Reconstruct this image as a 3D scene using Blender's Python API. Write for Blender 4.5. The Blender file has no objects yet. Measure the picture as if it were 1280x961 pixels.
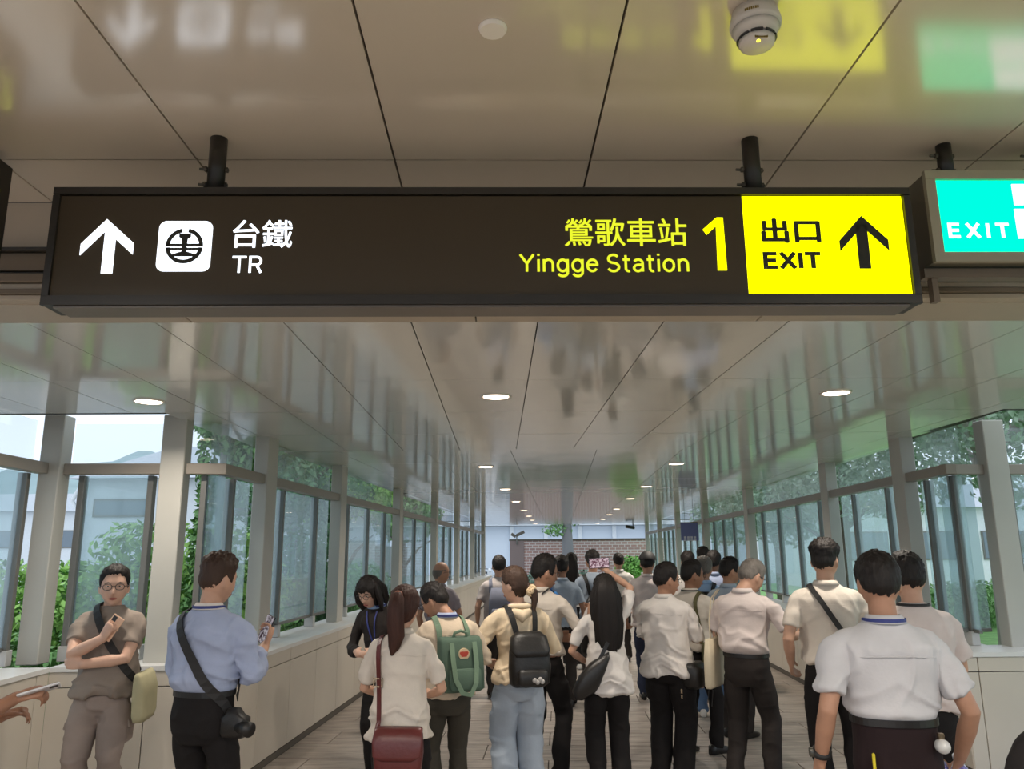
import bpy, bmesh, math, random
import numpy as np
from mathutils import Vector, Matrix, noise

scene = bpy.context.scene
COL = scene.collection
R = math.radians
random.seed(7)
rng = np.random.default_rng(11)

# ------------------------------------------------------------------ camera, sky, exposure
FPX, CX, CY, CAM_H, PITCH, ROLL = 975.0, 640.0, 480.5, 1.66, math.atan((690.0 - 480.5) / 975.0), R(0.45)
cam_data = bpy.data.cameras.new('camera')
cam_data.sensor_width = 36.0
cam_data.lens = 36.0 * FPX / 1280.0
cam_data.clip_start = 0.05
cam_data.clip_end = 500
cam = bpy.data.objects.new('camera', cam_data)
COL.objects.link(cam)
cam.matrix_world = Matrix.Translation((0, 0, CAM_H)) @ Matrix.Rotation(R(90) + PITCH, 4, 'X') @ Matrix.Rotation(-ROLL, 4, 'Z')
scene.camera = cam

world = bpy.data.worlds.new('overcast_sky')
scene.world = world
world.use_nodes = True
wn, wl = world.node_tree.nodes, world.node_tree.links
wn.clear()
wo = wn.new('ShaderNodeOutputWorld')
wb = wn.new('ShaderNodeBackground')
wtc = wn.new('ShaderNodeTexCoord')
wsep = wn.new('ShaderNodeSeparateXYZ')
wramp = wn.new('ShaderNodeValToRGB')
wramp.color_ramp.elements[0].position = 0.0
wramp.color_ramp.elements[0].color = (0.62, 0.71, 0.82, 1)
wramp.color_ramp.elements[1].position = 0.7
wramp.color_ramp.elements[1].color = (0.84, 0.92, 1.0, 1)
wl.new(wtc.outputs['Generated'], wsep.inputs[0])
wl.new(wsep.outputs['Z'], wramp.inputs[0])
wl.new(wramp.outputs[0], wb.inputs[0])
wb.inputs[1].default_value = 1.6
wl.new(wb.outputs[0], wo.inputs[0])

scene.view_settings.view_transform = 'Standard'
scene.view_settings.look = 'None'
scene.view_settings.exposure = 0.0
scene.view_settings.gamma = 1.0
scene.view_settings.use_curve_mapping = False
scene.cycles.max_bounces = 7
scene.cycles.diffuse_bounces = 4
scene.cycles.glossy_bounces = 4
scene.cycles.transmission_bounces = 4
scene.cycles.transparent_max_bounces = 16
scene.cycles.caustics_reflective = False
scene.cycles.caustics_refractive = False
scene.cycles.sample_clamp_indirect = 4.0
scene.cycles.use_denoising = True

# ------------------------------------------------------------------ frames of the place
# hall frame: almost the world's own axes; corridor frame: turned 3.35 degrees to the right
HALL_A = R(1.05)
COR_A = -math.atan(0.0585)
COR_O = Vector((-2.40, 0.0, 0.0))
def H(x, y, z=0.0):
    c, s = math.cos(HALL_A), math.sin(HALL_A)
    return Vector((x * c - y * s, x * s + y * c, z))
def C(u, v, z=0.0):
    c, s = math.cos(COR_A), math.sin(COR_A)
    return Vector((COR_O.x + u * c - v * s, u * s + v * c, z))
COR_W = 5.43

_F = Vector((0, math.cos(PITCH), math.sin(PITCH)))
_U = Vector((0, -math.sin(PITCH), math.cos(PITCH)))
def at(u, v, y):
    """world point seen at photo pixel (u, v) at distance y in front of the camera"""
    a, b = (u - CX) / FPX, (CY - v) / FPX
    c, s = math.cos(ROLL), math.sin(ROLL)
    d = Vector((a * c + b * s, 0, 0)) + _F + _U * (-a * s + b * c)
    t = y / d.y
    return d * t + Vector((0, 0, CAM_H))

# ------------------------------------------------------------------ materials
def srgb(r, g, b):
    def f(v):
        v /= 255.0
        return v / 12.92 if v <= 0.04045 else ((v + 0.055) / 1.055) ** 2.4
    return (f(r), f(g), f(b), 1.0)
_mats = {}
def mat(name, col, rough=0.6, metal=0.0, spec=0.5, var=0.0, scale=8.0, bump=0.0, bscale=None, stretch=(1, 1, 1), emit=None, estr=0.0, coat=0.0):
    if name in _mats:
        return _mats[name]
    m = bpy.data.materials.new(name)
    m.use_nodes = True
    nt = m.node_tree
    p = nt.nodes['Principled BSDF']
    p.inputs['Base Color'].default_value = col
    p.inputs['Roughness'].default_value = rough
    p.inputs['Metallic'].default_value = metal
    p.inputs['Specular IOR Level'].default_value = spec
    if coat:
        p.inputs['Coat Weight'].default_value = coat
        p.inputs['Coat Roughness'].default_value = 0.1
    if emit:
        p.inputs['Emission Color'].default_value = emit
        p.inputs['Emission Strength'].default_value = estr
    if var or bump:
        tc = nt.nodes.new('ShaderNodeTexCoord')
        mp = nt.nodes.new('ShaderNodeMapping')
        mp.inputs['Scale'].default_value = stretch
        nt.links.new(tc.outputs['Object'], mp.inputs[0])
        n = nt.nodes.new('ShaderNodeTexNoise')
        n.inputs['Scale'].default_value = scale
        n.inputs['Detail'].default_value = 5
        nt.links.new(mp.outputs[0], n.inputs['Vector'])
        if var:
            mix = nt.nodes.new('ShaderNodeMixRGB')
            mix.blend_type = 'MULTIPLY'
            mix.inputs[0].default_value = 1.0
            mix.inputs[1].default_value = col
            rp = nt.nodes.new('ShaderNodeValToRGB')
            rp.color_ramp.elements[0].position = 0.3
            rp.color_ramp.elements[1].position = 0.7
            lo, hi = 1 - var, 1 + var * 0.5
            rp.color_ramp.elements[0].color = (lo, lo, lo, 1)
            rp.color_ramp.elements[1].color = (hi, hi, hi, 1)
            nt.links.new(n.outputs['Fac'], rp.inputs[0])
            nt.links.new(rp.outputs[0], mix.inputs[2])
            nt.links.new(mix.outputs[0], p.inputs['Base Color'])
        if bump:
            n2 = nt.nodes.new('ShaderNodeTexNoise')
            n2.inputs['Scale'].default_value = bscale or scale
            n2.inputs['Detail'].default_value = 3
            nt.links.new(mp.outputs[0], n2.inputs['Vector'])
            b = nt.nodes.new('ShaderNodeBump')
            b.inputs['Strength'].default_value = bump
            b.inputs['Distance'].default_value = 0.01
            nt.links.new(n2.outputs['Fac'], b.inputs['Height'])
            nt.links.new(b.outputs[0], p.inputs['Normal'])
    _mats[name] = m
    return m
def cloth(name, r, g, b, var=0.08, rough=0.85):
    return mat(name, srgb(r, g, b), rough, spec=0.25, var=var, scale=9, bump=0.10, bscale=90)
def glow(name, col, strength):
    if name in _mats:
        return _mats[name]
    m = bpy.data.materials.new(name)
    m.use_nodes = True
    nt = m.node_tree
    nt.nodes.clear()
    o = nt.nodes.new('ShaderNodeOutputMaterial')
    e = nt.nodes.new('ShaderNodeEmission')
    e.inputs[0].default_value = col
    e.inputs[1].default_value = strength
    nt.links.new(e.outputs[0], o.inputs[0])
    _mats[name] = m
    return m
def glass(name, tint, veil, refl=1.0):
    """architectural pane: clear with a tint, mirror reflection by angle, a pale translucent veil standing in for the haze outdoors"""
    m = bpy.data.materials.new(name)
    m.use_nodes = True
    nt = m.node_tree
    nt.nodes.clear()
    o = nt.nodes.new('ShaderNodeOutputMaterial')
    t = nt.nodes.new('ShaderNodeBsdfTransparent')
    t.inputs[0].default_value = tint
    d = nt.nodes.new('ShaderNodeBsdfTranslucent')
    d.inputs[0].default_value = (0.86, 0.94, 1.0, 1)
    g = nt.nodes.new('ShaderNodeBsdfGlossy')
    g.inputs['Roughness'].default_value = 0.0
    fr = nt.nodes.new('ShaderNodeLayerWeight')
    fr.inputs[0].default_value = 0.5
    pw = nt.nodes.new('ShaderNodeMath')
    pw.operation = 'POWER'
    pw.inputs[1].default_value = 4.0
    mu = nt.nodes.new('ShaderNodeMath')
    mu.operation = 'MULTIPLY_ADD'
    mu.inputs[1].default_value = 0.45 * refl
    mu.inputs[2].default_value = 0.025
    nt.links.new(fr.outputs['Facing'], pw.inputs[0])
    m1 = nt.nodes.new('ShaderNodeMixShader')
    m1.inputs[0].default_value = veil  # share of pale veil mixed in as outdoor haze
    m2 = nt.nodes.new('ShaderNodeMixShader')
    nt.links.new(t.outputs[0], m1.inputs[1])
    nt.links.new(d.outputs[0], m1.inputs[2])
    nt.links.new(pw.outputs[0], mu.inputs[0])
    nt.links.new(mu.outputs[0], m2.inputs[0])
    nt.links.new(m1.outputs[0], m2.inputs[1])
    nt.links.new(g.outputs[0], m2.inputs[2])
    nt.links.new(m2.outputs[0], o.inputs[0])
    return m

# ------------------------------------------------------------------ object helpers
def tag(o, label=None, cat=None, group=None, kind=None):
    if label: o['label'] = label
    if cat: o['category'] = cat
    if group: o['group'] = group
    if kind: o['kind'] = kind
    return o
def empty(name, loc=(0, 0, 0), rz=0.0, parent=None):
    o = bpy.data.objects.new(name, None)
    o.empty_display_size = 0.1
    COL.objects.link(o)
    o.location = loc
    o.rotation_euler = (0, 0, rz)
    o.parent = parent
    return o
def link(name, me, parent=None, loc=(0, 0, 0), rot=(0, 0, 0)):
    o = bpy.data.objects.new(name, me)
    COL.objects.link(o)
    o.parent = parent
    o.location = loc
    o.rotation_euler = rot
    return o
class Geo:
    """collects closed pieces; build() links them as ONE mesh object"""
    def __init__(self):
        self.v, self.f, self.n = [], [], 0
    def add(self, v, f):
        self.v.append(np.asarray(v, float).reshape(-1, 3))
        self.f += [tuple(i + self.n for i in q) for q in f]
        self.n += len(self.v[-1])
        return self
    def verts(self):
        return np.vstack(self.v)
    def xf(self, M):
        M = np.array(M)
        self.v = [self.verts() @ M[:3, :3].T + M[:3, 3]]
        return self
    def mesh(self, name, m=None, smooth=False):
        me = bpy.data.meshes.new(name)
        me.from_pydata(self.verts().tolist(), [], self.f)
        if m: me.materials.append(m)
        if smooth: me.polygons.foreach_set('use_smooth', [True] * len(me.polygons))
        me.update()
        return me
    def build(self, name, m, parent=None, smooth=False, loc=(0, 0, 0), rot=(0, 0, 0)):
        bm = bmesh.new()
        me = self.mesh(name, m, smooth)
        bm.from_mesh(me)
        bmesh.ops.recalc_face_normals(bm, faces=bm.faces)
        bm.to_mesh(me)
        bm.free()
        return link(name, me, parent, loc, rot)
    def box(self, cx, cy, cz, sx, sy, sz, rz=0.0):
        x, y, z = sx / 2, sy / 2, sz / 2
        v = np.array([(-x, -y, -z), (x, -y, -z), (x, y, -z), (-x, y, -z), (-x, -y, z), (x, -y, z), (x, y, z), (-x, y, z)])
        if rz:
            c, s = math.cos(rz), math.sin(rz)
            v = np.column_stack((v[:, 0] * c - v[:, 1] * s, v[:, 0] * s + v[:, 1] * c, v[:, 2]))
        return self.add(v + (cx, cy, cz), [(3, 2, 1, 0), (4, 5, 6, 7), (0, 1, 5, 4), (1, 2, 6, 5), (2, 3, 7, 6), (3, 0, 4, 7)])
    def tube(self, pts, rad, n=12, cap='round', up=(0, 0, 1)):
        """sweep of ellipses; rad: r or (r_side, r_up) per point"""
        P = np.asarray(pts, float)
        k = len(P)
        rr = np.array([(r, r) if np.isscalar(r) else r for r in (rad if hasattr(rad, '__len__') else [rad] * k)], float)
        T = np.gradient(P, axis=0)
        T /= np.linalg.norm(T, axis=1)[:, None] + 1e-9
        if cap == 'round':
            e = []
            er = []
            for a in (0.35, 0.75, 1.0)[::-1]:
                e.append(P[0] - T[0] * rr[0].mean() * math.sin(math.acos(math.sqrt(max(0, 1 - a * a)))) * 0.98)
                er.append(rr[0] * max(0.08, math.sqrt(max(0, 1 - a * a))))
            e2, er2 = [], []
            for a in (0.35, 0.75, 1.0):
                e2.append(P[-1] + T[-1] * rr[-1].mean() * a * 0.98)
                er2.append(rr[-1] * max(0.08, math.sqrt(max(0, 1 - a * a))))
            P = np.vstack((e, P, e2))
            rr = np.vstack((er, rr, er2))
            T = np.vstack(([T[0]] * 3, T, [T[-1]] * 3))
            k = len(P)
        upv = np.array(up, float)
        if abs(np.dot(upv, T[0])) > 0.95:
            upv = np.array((0, 1.0, 0)) if abs(T[0][1]) < 0.9 else np.array((1.0, 0, 0))
        V = []
        S = np.cross(T[0], upv)
        S /= np.linalg.norm(S)
        a = np.linspace(0, 2 * math.pi, n, endpoint=False)
        for i in range(k):
            S = S - T[i] * np.dot(S, T[i])
            S /= np.linalg.norm(S) + 1e-9
            Nn = np.cross(S, T[i])
            V.append(P[i] + np.outer(np.cos(a) * rr[i, 0], S) + np.outer(np.sin(a) * rr[i, 1], Nn))
        f = [(i * n + j, i * n + (j + 1) % n, (i + 1) * n + (j + 1) % n, (i + 1) * n + j) for i in range(k - 1) for j in range(n)]
        f.append(tuple(range(n))[::-1])
        f.append(tuple((k - 1) * n + j for j in range(n)))
        return self.add(np.vstack(V), f)
    def rings(self, rs, n=28, ex=2.3):
        """stack of horizontal super-ellipses (z, half width, half depth, y centre[, x centre])"""
        a = np.linspace(0, 2 * math.pi, n, endpoint=False)
        ca, sa = np.cos(a), np.sin(a)
        cx_, sx_ = np.sign(ca) * np.abs(ca) ** (2 / ex), np.sign(sa) * np.abs(sa) ** (2 / ex)
        V = []
        for r in rs:
            z, hw, hd, yc = r[:4]
            xc = r[4] if len(r) > 4 else 0.0
            V.append(np.column_stack((xc + hw * cx_, yc + hd * sx_, np.full(n, z))))
        k = len(rs)
        f = [(i * n + j, i * n + (j + 1) % n, (i + 1) * n + (j + 1) % n, (i + 1) * n + j) for i in range(k - 1) for j in range(n)]
        f.append(tuple(range(n))[::-1])
        f.append(tuple((k - 1) * n + j for j in range(n)))
        return self.add(np.vstack(V), f)
    def ellipsoid(self, c, r, M=None, nu=20, nv=12):
        th = np.linspace(0, math.pi, nv + 1)[1:-1]
        ph = np.linspace(0, 2 * math.pi, nu, endpoint=False)
        V = [(0, 0, 1)] + [(math.sin(t) * math.cos(p), math.sin(t) * math.sin(p), math.cos(t)) for t in th for p in ph] + [(0, 0, -1)]
        V = np.array(V) * np.array(r)
        if M is not None: V = V @ np.array(M).T
        f = [(0, 1 + j, 1 + (j + 1) % nu) for j in range(nu)]
        for i in range(nv - 2):
            f += [(1 + i * nu + j, 1 + (i + 1) * nu + j, 1 + (i + 1) * nu + (j + 1) % nu, 1 + i * nu + (j + 1) % nu) for j in range(nu)]
        l = len(V) - 1
        f += [(l, 1 + (nv - 2) * nu + (j + 1) % nu, 1 + (nv - 2) * nu + j) for j in range(nu)]
        return self.add(V + np.array(c), f)
    def ribbon(self, pts, nrm, width, thick, closed=False, wdir=None):
        """flat strap: box section swept along pts; nrm points out of the face"""
        P, Nn = np.asarray(pts, float), np.asarray(nrm, float)
        k = len(P)
        if closed:
            T = np.roll(P, -1, 0) - np.roll(P, 1, 0)
        else:
            T = np.gradient(P, axis=0)
        T /= np.linalg.norm(T, axis=1)[:, None] + 1e-9
        W = np.cross(T, Nn) if wdir is None else np.tile(np.asarray(wdir, float), (k, 1))
        W /= np.linalg.norm(W, axis=1)[:, None] + 1e-9
        Nn = Nn / (np.linalg.norm(Nn, axis=1)[:, None] + 1e-9)
        w = (np.asarray(width) if hasattr(width, '__len__') else np.full(k, width))[:, None] / 2
        V = np.stack((P - W * w, P + W * w, P + W * w + Nn * thick, P - W * w + Nn * thick), axis=1).reshape(-1, 3)
        f = []
        m = k if closed else k - 1
        for i in range(m):
            a, b = i * 4, ((i + 1) % k) * 4
            f += [(a + j, a + (j + 1) % 4, b + (j + 1) % 4, b + j) for j in range(4)]
        if not closed:
            f += [(3, 2, 1, 0), tuple((k - 1) * 4 + j for j in range(4))]
        return self.add(V, f)
    def prism(self, poly, y0, y1, M=None):
        """outline (x, z) extruded from y0 to y1"""
        n = len(poly)
        V = [(x, y0, z) for x, z in poly] + [(x, y1, z) for x, z in poly]
        f = [tuple(range(n)), tuple(range(n, 2 * n))[::-1]] + [(i, i + n, (i + 1) % n + n, (i + 1) % n) for i in range(n)]
        V = np.array(V, float)
        if M is not None: V = V @ np.array(M)[:3, :3].T + np.array(M)[:3, 3]
        return self.add(V, f)
_boxes = {}
def bev_box(sx, sy, sz, m, bev=0.004):
    """shared bevelled box mesh"""
    key = (round(sx, 4), round(sy, 4), round(sz, 4), m.name, bev)
    if key in _boxes: return _boxes[key]
    bm = bmesh.new()
    bmesh.ops.create_cube(bm, size=1.0)
    for v in bm.verts: v.co = Vector((v.co.x * sx, v.co.y * sy, v.co.z * sz))
    if bev: bmesh.ops.bevel(bm, geom=bm.edges[:], offset=min(bev, sx / 3, sy / 3, sz / 3), segments=1, affect='EDGES')
    me = bpy.data.meshes.new('box')
    bm.to_mesh(me)
    bm.free()
    me.materials.append(m)
    _boxes[key] = me
    return me
def bx(name, c, s, m, parent=None, rz=0.0, bev=0.004):
    return link(name, bev_box(s[0], s[1], s[2], m, bev), parent, c, (0, 0, rz))

# ------------------------------------------------------------------ surfaces of the place
def ceiling_mat(name, col, rough):
    m = mat(name, col, rough, metal=0.0, spec=0.9)
    nt = m.node_tree
    p = nt.nodes['Principled BSDF']
    p.inputs['IOR'].default_value = 1.9
    tc = nt.nodes.new('ShaderNodeTexCoord')
    n = nt.nodes.new('ShaderNodeTexNoise')
    n.inputs['Scale'].default_value = 1.6
    n.inputs['Detail'].default_value = 1
    b = nt.nodes.new('ShaderNodeBump')
    b.inputs['Strength'].default_value = 0.06
    b.inputs['Distance'].default_value = 0.05
    nt.links.new(tc.outputs['Object'], n.inputs['Vector'])
    nt.links.new(n.outputs['Fac'], b.inputs['Height'])
    nt.links.new(b.outputs[0], p.inputs['Normal'])
    return m
M_CEIL = ceiling_mat('ceiling_metal', srgb(206, 205, 200), 0.09)
M_CEIL_HALL = ceiling_mat('ceiling_metal_warm', srgb(216, 205, 190), 0.16)
M_JOINT = mat('joint_dark', srgb(70, 66, 62), 0.8)
M_PANEL = mat('parapet_panel', srgb(205, 197, 184), 0.38, spec=0.4, var=0.05, scale=2)
M_LEDGE = mat('ledge_white', srgb(222, 222, 220), 0.35, var=0.04, scale=3)
M_PLINTH = mat('plinth_grey', srgb(92, 86, 78), 0.7)
M_COLUMN = mat('column_paint', srgb(186, 184, 176), 0.45, var=0.04, scale=3)
M_TRANSOM = mat('transom_grey', srgb(150, 142, 132), 0.4, spec=0.4)
M_MULL = mat('mullion_grey', srgb(118, 118, 114), 0.4, metal=0.3)
M_FOOT = mat('mullion_foot_grey', srgb(186, 186, 184), 0.4)
M_GLASS = glass('window_glass', (0.86, 0.94, 0.955, 1), 0.25)
M_GLASS_UP = glass('upper_glass', (0.96, 0.98, 0.99, 1), 0.08)
M_HALL = mat('hall_panel', srgb(178, 164, 146), 0.45, var=0.03)
def floor_mat():
    m = mat('floor_slate', srgb(150, 136, 124), 0.42, spec=0.4)
    nt = m.node_tree
    p = nt.nodes['Principled BSDF']
    g = nt.nodes.new('ShaderNodeNewGeometry')
    mp = nt.nodes.new('ShaderNodeMapping')
    mp.inputs['Scale'].default_value = (1.1, 7.0, 1)
    n = nt.nodes.new('ShaderNodeTexNoise')
    n.inputs['Scale'].default_value = 2.2
    n.inputs['Detail'].default_value = 7
    n.inputs['Roughness'].default_value = 0.62
    rp = nt.nodes.new('ShaderNodeValToRGB')
    e = rp.color_ramp.elements
    e[0].position, e[0].color = 0.30, srgb(126, 117, 110)
    e[1].position, e[1].color = 0.72, srgb(194, 182, 172)
    nt.links.new(g.outputs['Position'], mp.inputs[0])
    nt.links.new(mp.outputs[0], n.inputs['Vector'])
    nt.links.new(n.outputs['Fac'], rp.inputs[0])
    nt.links.new(rp.outputs[0], p.inputs['Base Color'])
    b = nt.nodes.new('ShaderNodeBump')
    b.inputs['Strength'].default_value = 0.25
    b.inputs['Distance'].default_value = 0.01
    nt.links.new(n.outputs['Fac'], b.inputs['Height'])
    nt.links.new(b.outputs[0], p.inputs['Normal'])
    return m
M_FLOOR = floor_mat()
M_GROUT = mat('floor_grout', srgb(84, 75, 68), 0.9)
M_DARK = mat('sign_frame_dark', srgb(38, 33, 26), 0.45)
M_BRONZE = mat('rail_bronze', srgb(112, 98, 82), 0.45, metal=0.3)

# ------------------------------------------------------------------ floor
fl = Geo()
fl.box(0.5, 12.0, -0.06, 16, 40, 0.10)
floor = tag(fl.build('floor', M_GROUT), kind='structure')
def corner_cut(u0, u1, v0, v1):
    return u0, u1, v0, v1
TD, TW = 0.5, 0.99
row = 0
v = 5.0
bulk = Geo()
while v < 31.0:
    off = (row % 2) * 0.45 - 0.1
    u = -off - 0.35
    while u < COR_W:
        u0, u1 = max(u, 0.0), min(u + TW, COR_W)
        if u1 - u0 > 0.05:
            cu, cv = (u0 + u1) / 2, v + TD / 2
            if v < 15.5:
                p = C(cu, cv, -0.005)
                bx('floor_tile', p, (u1 - u0 - 0.008, TD - 0.012, 0.012), M_FLOOR, floor, COR_A, 0.002)
            else:
                p = C(cu, cv, -0.005)
                bulk.box(p.x, p.y, p.z, u1 - u0 - 0.008, TD - 0.02, 0.012, COR_A)
        u += TW
    v += TD
    row += 1
tag(bulk.build('far_floor_tiles', M_FLOOR, floor), kind='stuff')
for i in range(-5, 7):
    for j in range(0, 11):
        p = H(i * 0.9 + 0.3, -0.4 + j * 0.5 + 0.1, -0.005)
        if p.y < 5.0:
            bx('hall_floor_tile', p, (0.89, 0.49, 0.012), M_FLOOR, floor, HALL_A, 0.002)

# ------------------------------------------------------------------ parapet walls
LEDGE_Z, JOINT_Z = 0.885, 0.745
def parapet(name, p0, p1, cuts, side=1, depth=0.46, a0=0.0, dz=0.0):
    """low wall from p0 to p1 (inner face); outside lies on the left of the direction when side = 1"""
    p0, p1 = Vector(p0), Vector(p1)
    d = p1 - p0
    L = d.length
    rz = math.atan2(d.y, d.x)
    n = 1 if side == 1 else -1
    g = Geo()
    g.box((L + a0) / 2, n * (depth / 2 + 0.012), 0.425, L - a0, depth - 0.02, 0.85)
    w = tag(g.build(name, M_JOINT, None, loc=p0, rot=(0, 0, rz)), kind='structure')
    led = Geo()
    led.box((L + a0) / 2, n * (depth / 2 - 0.004), LEDGE_Z - 0.016 - dz, L - a0, depth + 0.012, 0.032)
    led.build('ledge', M_LEDGE, w)
    pl = Geo()
    pl.box(L / 2, n * 0.004, 0.026, L, 0.012, 0.05)
    pl.build('plinth', M_PLINTH, w)
    c = [0.0] + [x for x in cuts if 0.03 < x < L - 0.03] + [L]
    for a, b in zip(c, c[1:]):
        bx('wall_panel', ((a + b) / 2, n * 0.006, (0.055 + JOINT_Z) / 2), (b - a - 0.007, 0.02, JOINT_Z - 0.062), M_PANEL, w, bev=0.002)
        bx('fascia_panel', ((a + b) / 2, n * 0.006, (JOINT_Z + LEDGE_Z - 0.032) / 2), (b - a - 0.007, 0.02, LEDGE_Z - 0.032 - JOINT_Z - 0.006), M_PANEL, w, bev=0.002)
    return w
KL = C(0, 5.92)
KR = C(COR_W, 6.58)
CL = Vector((-3.30, 5.83, 0))
L_END, R_END = 28.0, 30.5
parapet('wall_left', KL, C(0, L_END), [0.58 + 0.75 * k for k in range(40)], 1, dz=0.002)
parapet('wall_right', KR, C(COR_W, R_END), [0.55 + 0.75 * k for k in range(40)], -1, a0=0.07, dz=0.002)
parapet('wall_front_left', CL, KL, [0.68], 1)
parapet('wall_front_right', KR, KR + Vector((3.2, 0.058, 0)), [0.12, 0.87, 1.62, 2.37], 1, a0=0.045)
NL = CL + Vector((0.018 * 4.2, -4.2, 0)) * 1.0
parapet('wall_near_left', NL, CL, [0.3 + 0.75 * k for k in range(6)], 1)

# ------------------------------------------------------------------ columns and window bays
CEIL_Z = 2.70
TR0, TR1 = 2.275, 2.36
def column(p, rz, sx, sy):
    g = Geo()
    o = link('column', bev_box(sx, sy, CEIL_Z - LEDGE_Z + 0.04, M_COLUMN, 0.006), None, (p[0], p[1], (CEIL_Z + LEDGE_Z) / 2 + 0.015), (0, 0, rz))
    tag(o, kind='structure')
    return o
win_n = [0]
def window(p0, p1, mull, side=1, lower=True):
    """bay between two columns: transom, mullions on feet, panes below and above, bottom rail; line p0-p1 is the transom's inner face"""
    win_n[0] += 1
    p0, p1 = Vector(p0), Vector(p1)
    d = p1 - p0
    L = d.length
    rz = math.atan2(d.y, d.x)
    n = 1 if side == 1 else -1
    w = tag(empty('window_%d' % win_n[0], (p0.x, p0.y, 0), rz), kind='structure')
    bx('transom', (L / 2, n * 0.045, (TR0 + TR1) / 2), (L, 0.09, TR1 - TR0), M_TRANSOM, w)
    for x in mull:
        bx('mullion', (x, n * 0.13, (TR0 + LEDGE_Z + 0.1) / 2), (0.045, 0.075, TR0 - LEDGE_Z - 0.1), M_MULL, w, bev=0.003)
        bx('mullion_foot', (x, n * 0.13, LEDGE_Z + 0.055), (0.075, 0.10, 0.11), M_FOOT, w)
    e = [0.0] + list(mull) + [L]
    for a, b in zip(e, e[1:]):
        if b - a > 0.12:
            g = Geo()
            g.box((a + b) / 2, n * 0.13, (TR0 + LEDGE_Z + 0.11) / 2, b - a - 0.05, 0.008, TR0 - LEDGE_Z - 0.11)
            g.build('pane', M_GLASS, w)
            bx('pane_rail', ((a + b) / 2, n * 0.13, LEDGE_Z + 0.115), (b - a - 0.05, 0.03, 0.028), M_MULL, w, bev=0.003)
    g = Geo()
    g.box(L / 2, n * 0.13, (TR1 + CEIL_Z) / 2, L, 0.008, CEIL_Z - TR1 - 0.02)
    g.build('upper_pane', M_GLASS_UP, w)
    return w
IN = 0.20          # setback of the columns from the parapet face
colv_l = [7.11, 9.53, 13.05, 16.9, 20.6, 24.2, 27.7]
colv_r = [7.83, 9.96, 14.1, 18.3, 22.5, 26.6, 30.4]
for cv in colv_l: column(C(-IN - 0.065, cv), COR_A, 0.13, 0.25)
for cv in colv_r: column(C(COR_W + IN + 0.065, cv), COR_A, 0.13, 0.25)
def cut(L):
    k = max(1, round(L / 1.1))
    return [L * (i + 0.5) / k for i in range(k)] if k > 1 else [L / 2]
for a, b in zip(colv_l, colv_l[1:]):
    p, q = C(-IN - 0.02, a + 0.125), C(-IN - 0.02, b - 0.125)
    window(p, q, cut(b - a - 0.25), 1)
for a, b in zip(colv_r, colv_r[1:]):
    p, q = C(COR_W + IN + 0.02, a + 0.125), C(COR_W + IN + 0.02, b - 0.125)
    window(p, q, cut(b - a - 0.25), -1)
# bays around the bends
fyl = 6.06
KWL = Vector((C(-IN - 0.02, 6.3).x, 6.13, 0))
c2 = Vector((-2.64, 6.10, 0))
c1 = Vector((-3.56, 6.06, 0))
column(c2, HALL_A, 0.185, 0.14)
column(c1, HALL_A, 0.16, 0.16)
window(c1 + Vector((0.08, -0.02, 0)), c2 + Vector((-0.093, -0.02, 0)), [0.10, 0.63], 1)
window(c2 + Vector((0.093, -0.02, 0)), KWL, [0.12], 1)
window(KWL, C(-IN - 0.02, 7.11 - 0.125), [0.42], 1)
c0 = c1 + Vector((0.045, -2.9, 0))
column(c0, HALL_A, 0.16, 0.16)
window(c0 + Vector((0.0, 0.08, 0)), c1 + Vector((0.0, -0.08, 0)), [0.7, 1.4, 2.1, 2.66], 1)
KWR = Vector((C(COR_W + IN + 0.02, 7.0).x + 0.0, 6.58, 0))
r2 = Vector((4.10, 6.66, 0))
r3 = Vector((5.7, 6.70, 0))
column(r2, HALL_A, 0.185, 0.14)
column(r3, HALL_A, 0.185, 0.14)
window(KWR, r2 + Vector((-0.093, -0.02, 0)), [0.15], 1)
window(r2 + Vector((0.093, -0.02, 0)), r3 + Vector((-0.093, -0.02, 0)), [0.08, 0.75], 1)
window(KWR, C(COR_W + IN + 0.02, 7.83 - 0.125), [0.62], -1)

# ------------------------------------------------------------------ ceilings
def ceiling_panel(parent, name, pts, z, thick=0.02, gap=0.003, m=None):
    """flat panel from four plan corners, shrunk by the joint"""
    c = sum((Vector(p) for p in pts), Vector((0, 0, 0))) / len(pts)
    q = []
    for p in pts:
        d = Vector(p) - c
        q.append(Vector(p) - Vector((math.copysign(gap, d.x), math.copysign(gap, d.y), 0)))
    g = Geo()
    V = [(p.x - c.x, p.y - c.y, 0) for p in q] + [(p.x - c.x, p.y - c.y, thick) for p in q]
    b = 0.002
    n = len(q)
    g.add(V, [tuple(range(n)), tuple(range(n, 2 * n))[::-1]] + [(i, (i + 1) % n, (i + 1) % n + n, i + n) for i in range(n)])
    o = g.build(name, m or M_CEIL, parent, loc=(c.x, c.y, z))
    o.rotation_euler = (R(random.uniform(-.06, .06)), R(random.uniform(-.06, .06)), 0)
    return o
HALL_Z = 3.16
BEAM_Y0, BEAM_Y1 = 3.18, 3.46
g = Geo()
for lo, hi in ((-1.5, BEAM_Y0),):
    p = H(0, (lo + hi) / 2, HALL_Z + 0.07)
    g.box(p.x, p.y, p.z, 9.5, hi - lo, 0.08, HALL_A)
hall_ceiling = tag(g.build('ceiling_hall', M_JOINT), kind='structure')
ys = [-1.5, -0.8, 0.4, 1.6, 2.80, BEAM_Y0]
xs = [0.365 + 0.765 * k for k in range(-6, 7)]
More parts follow.
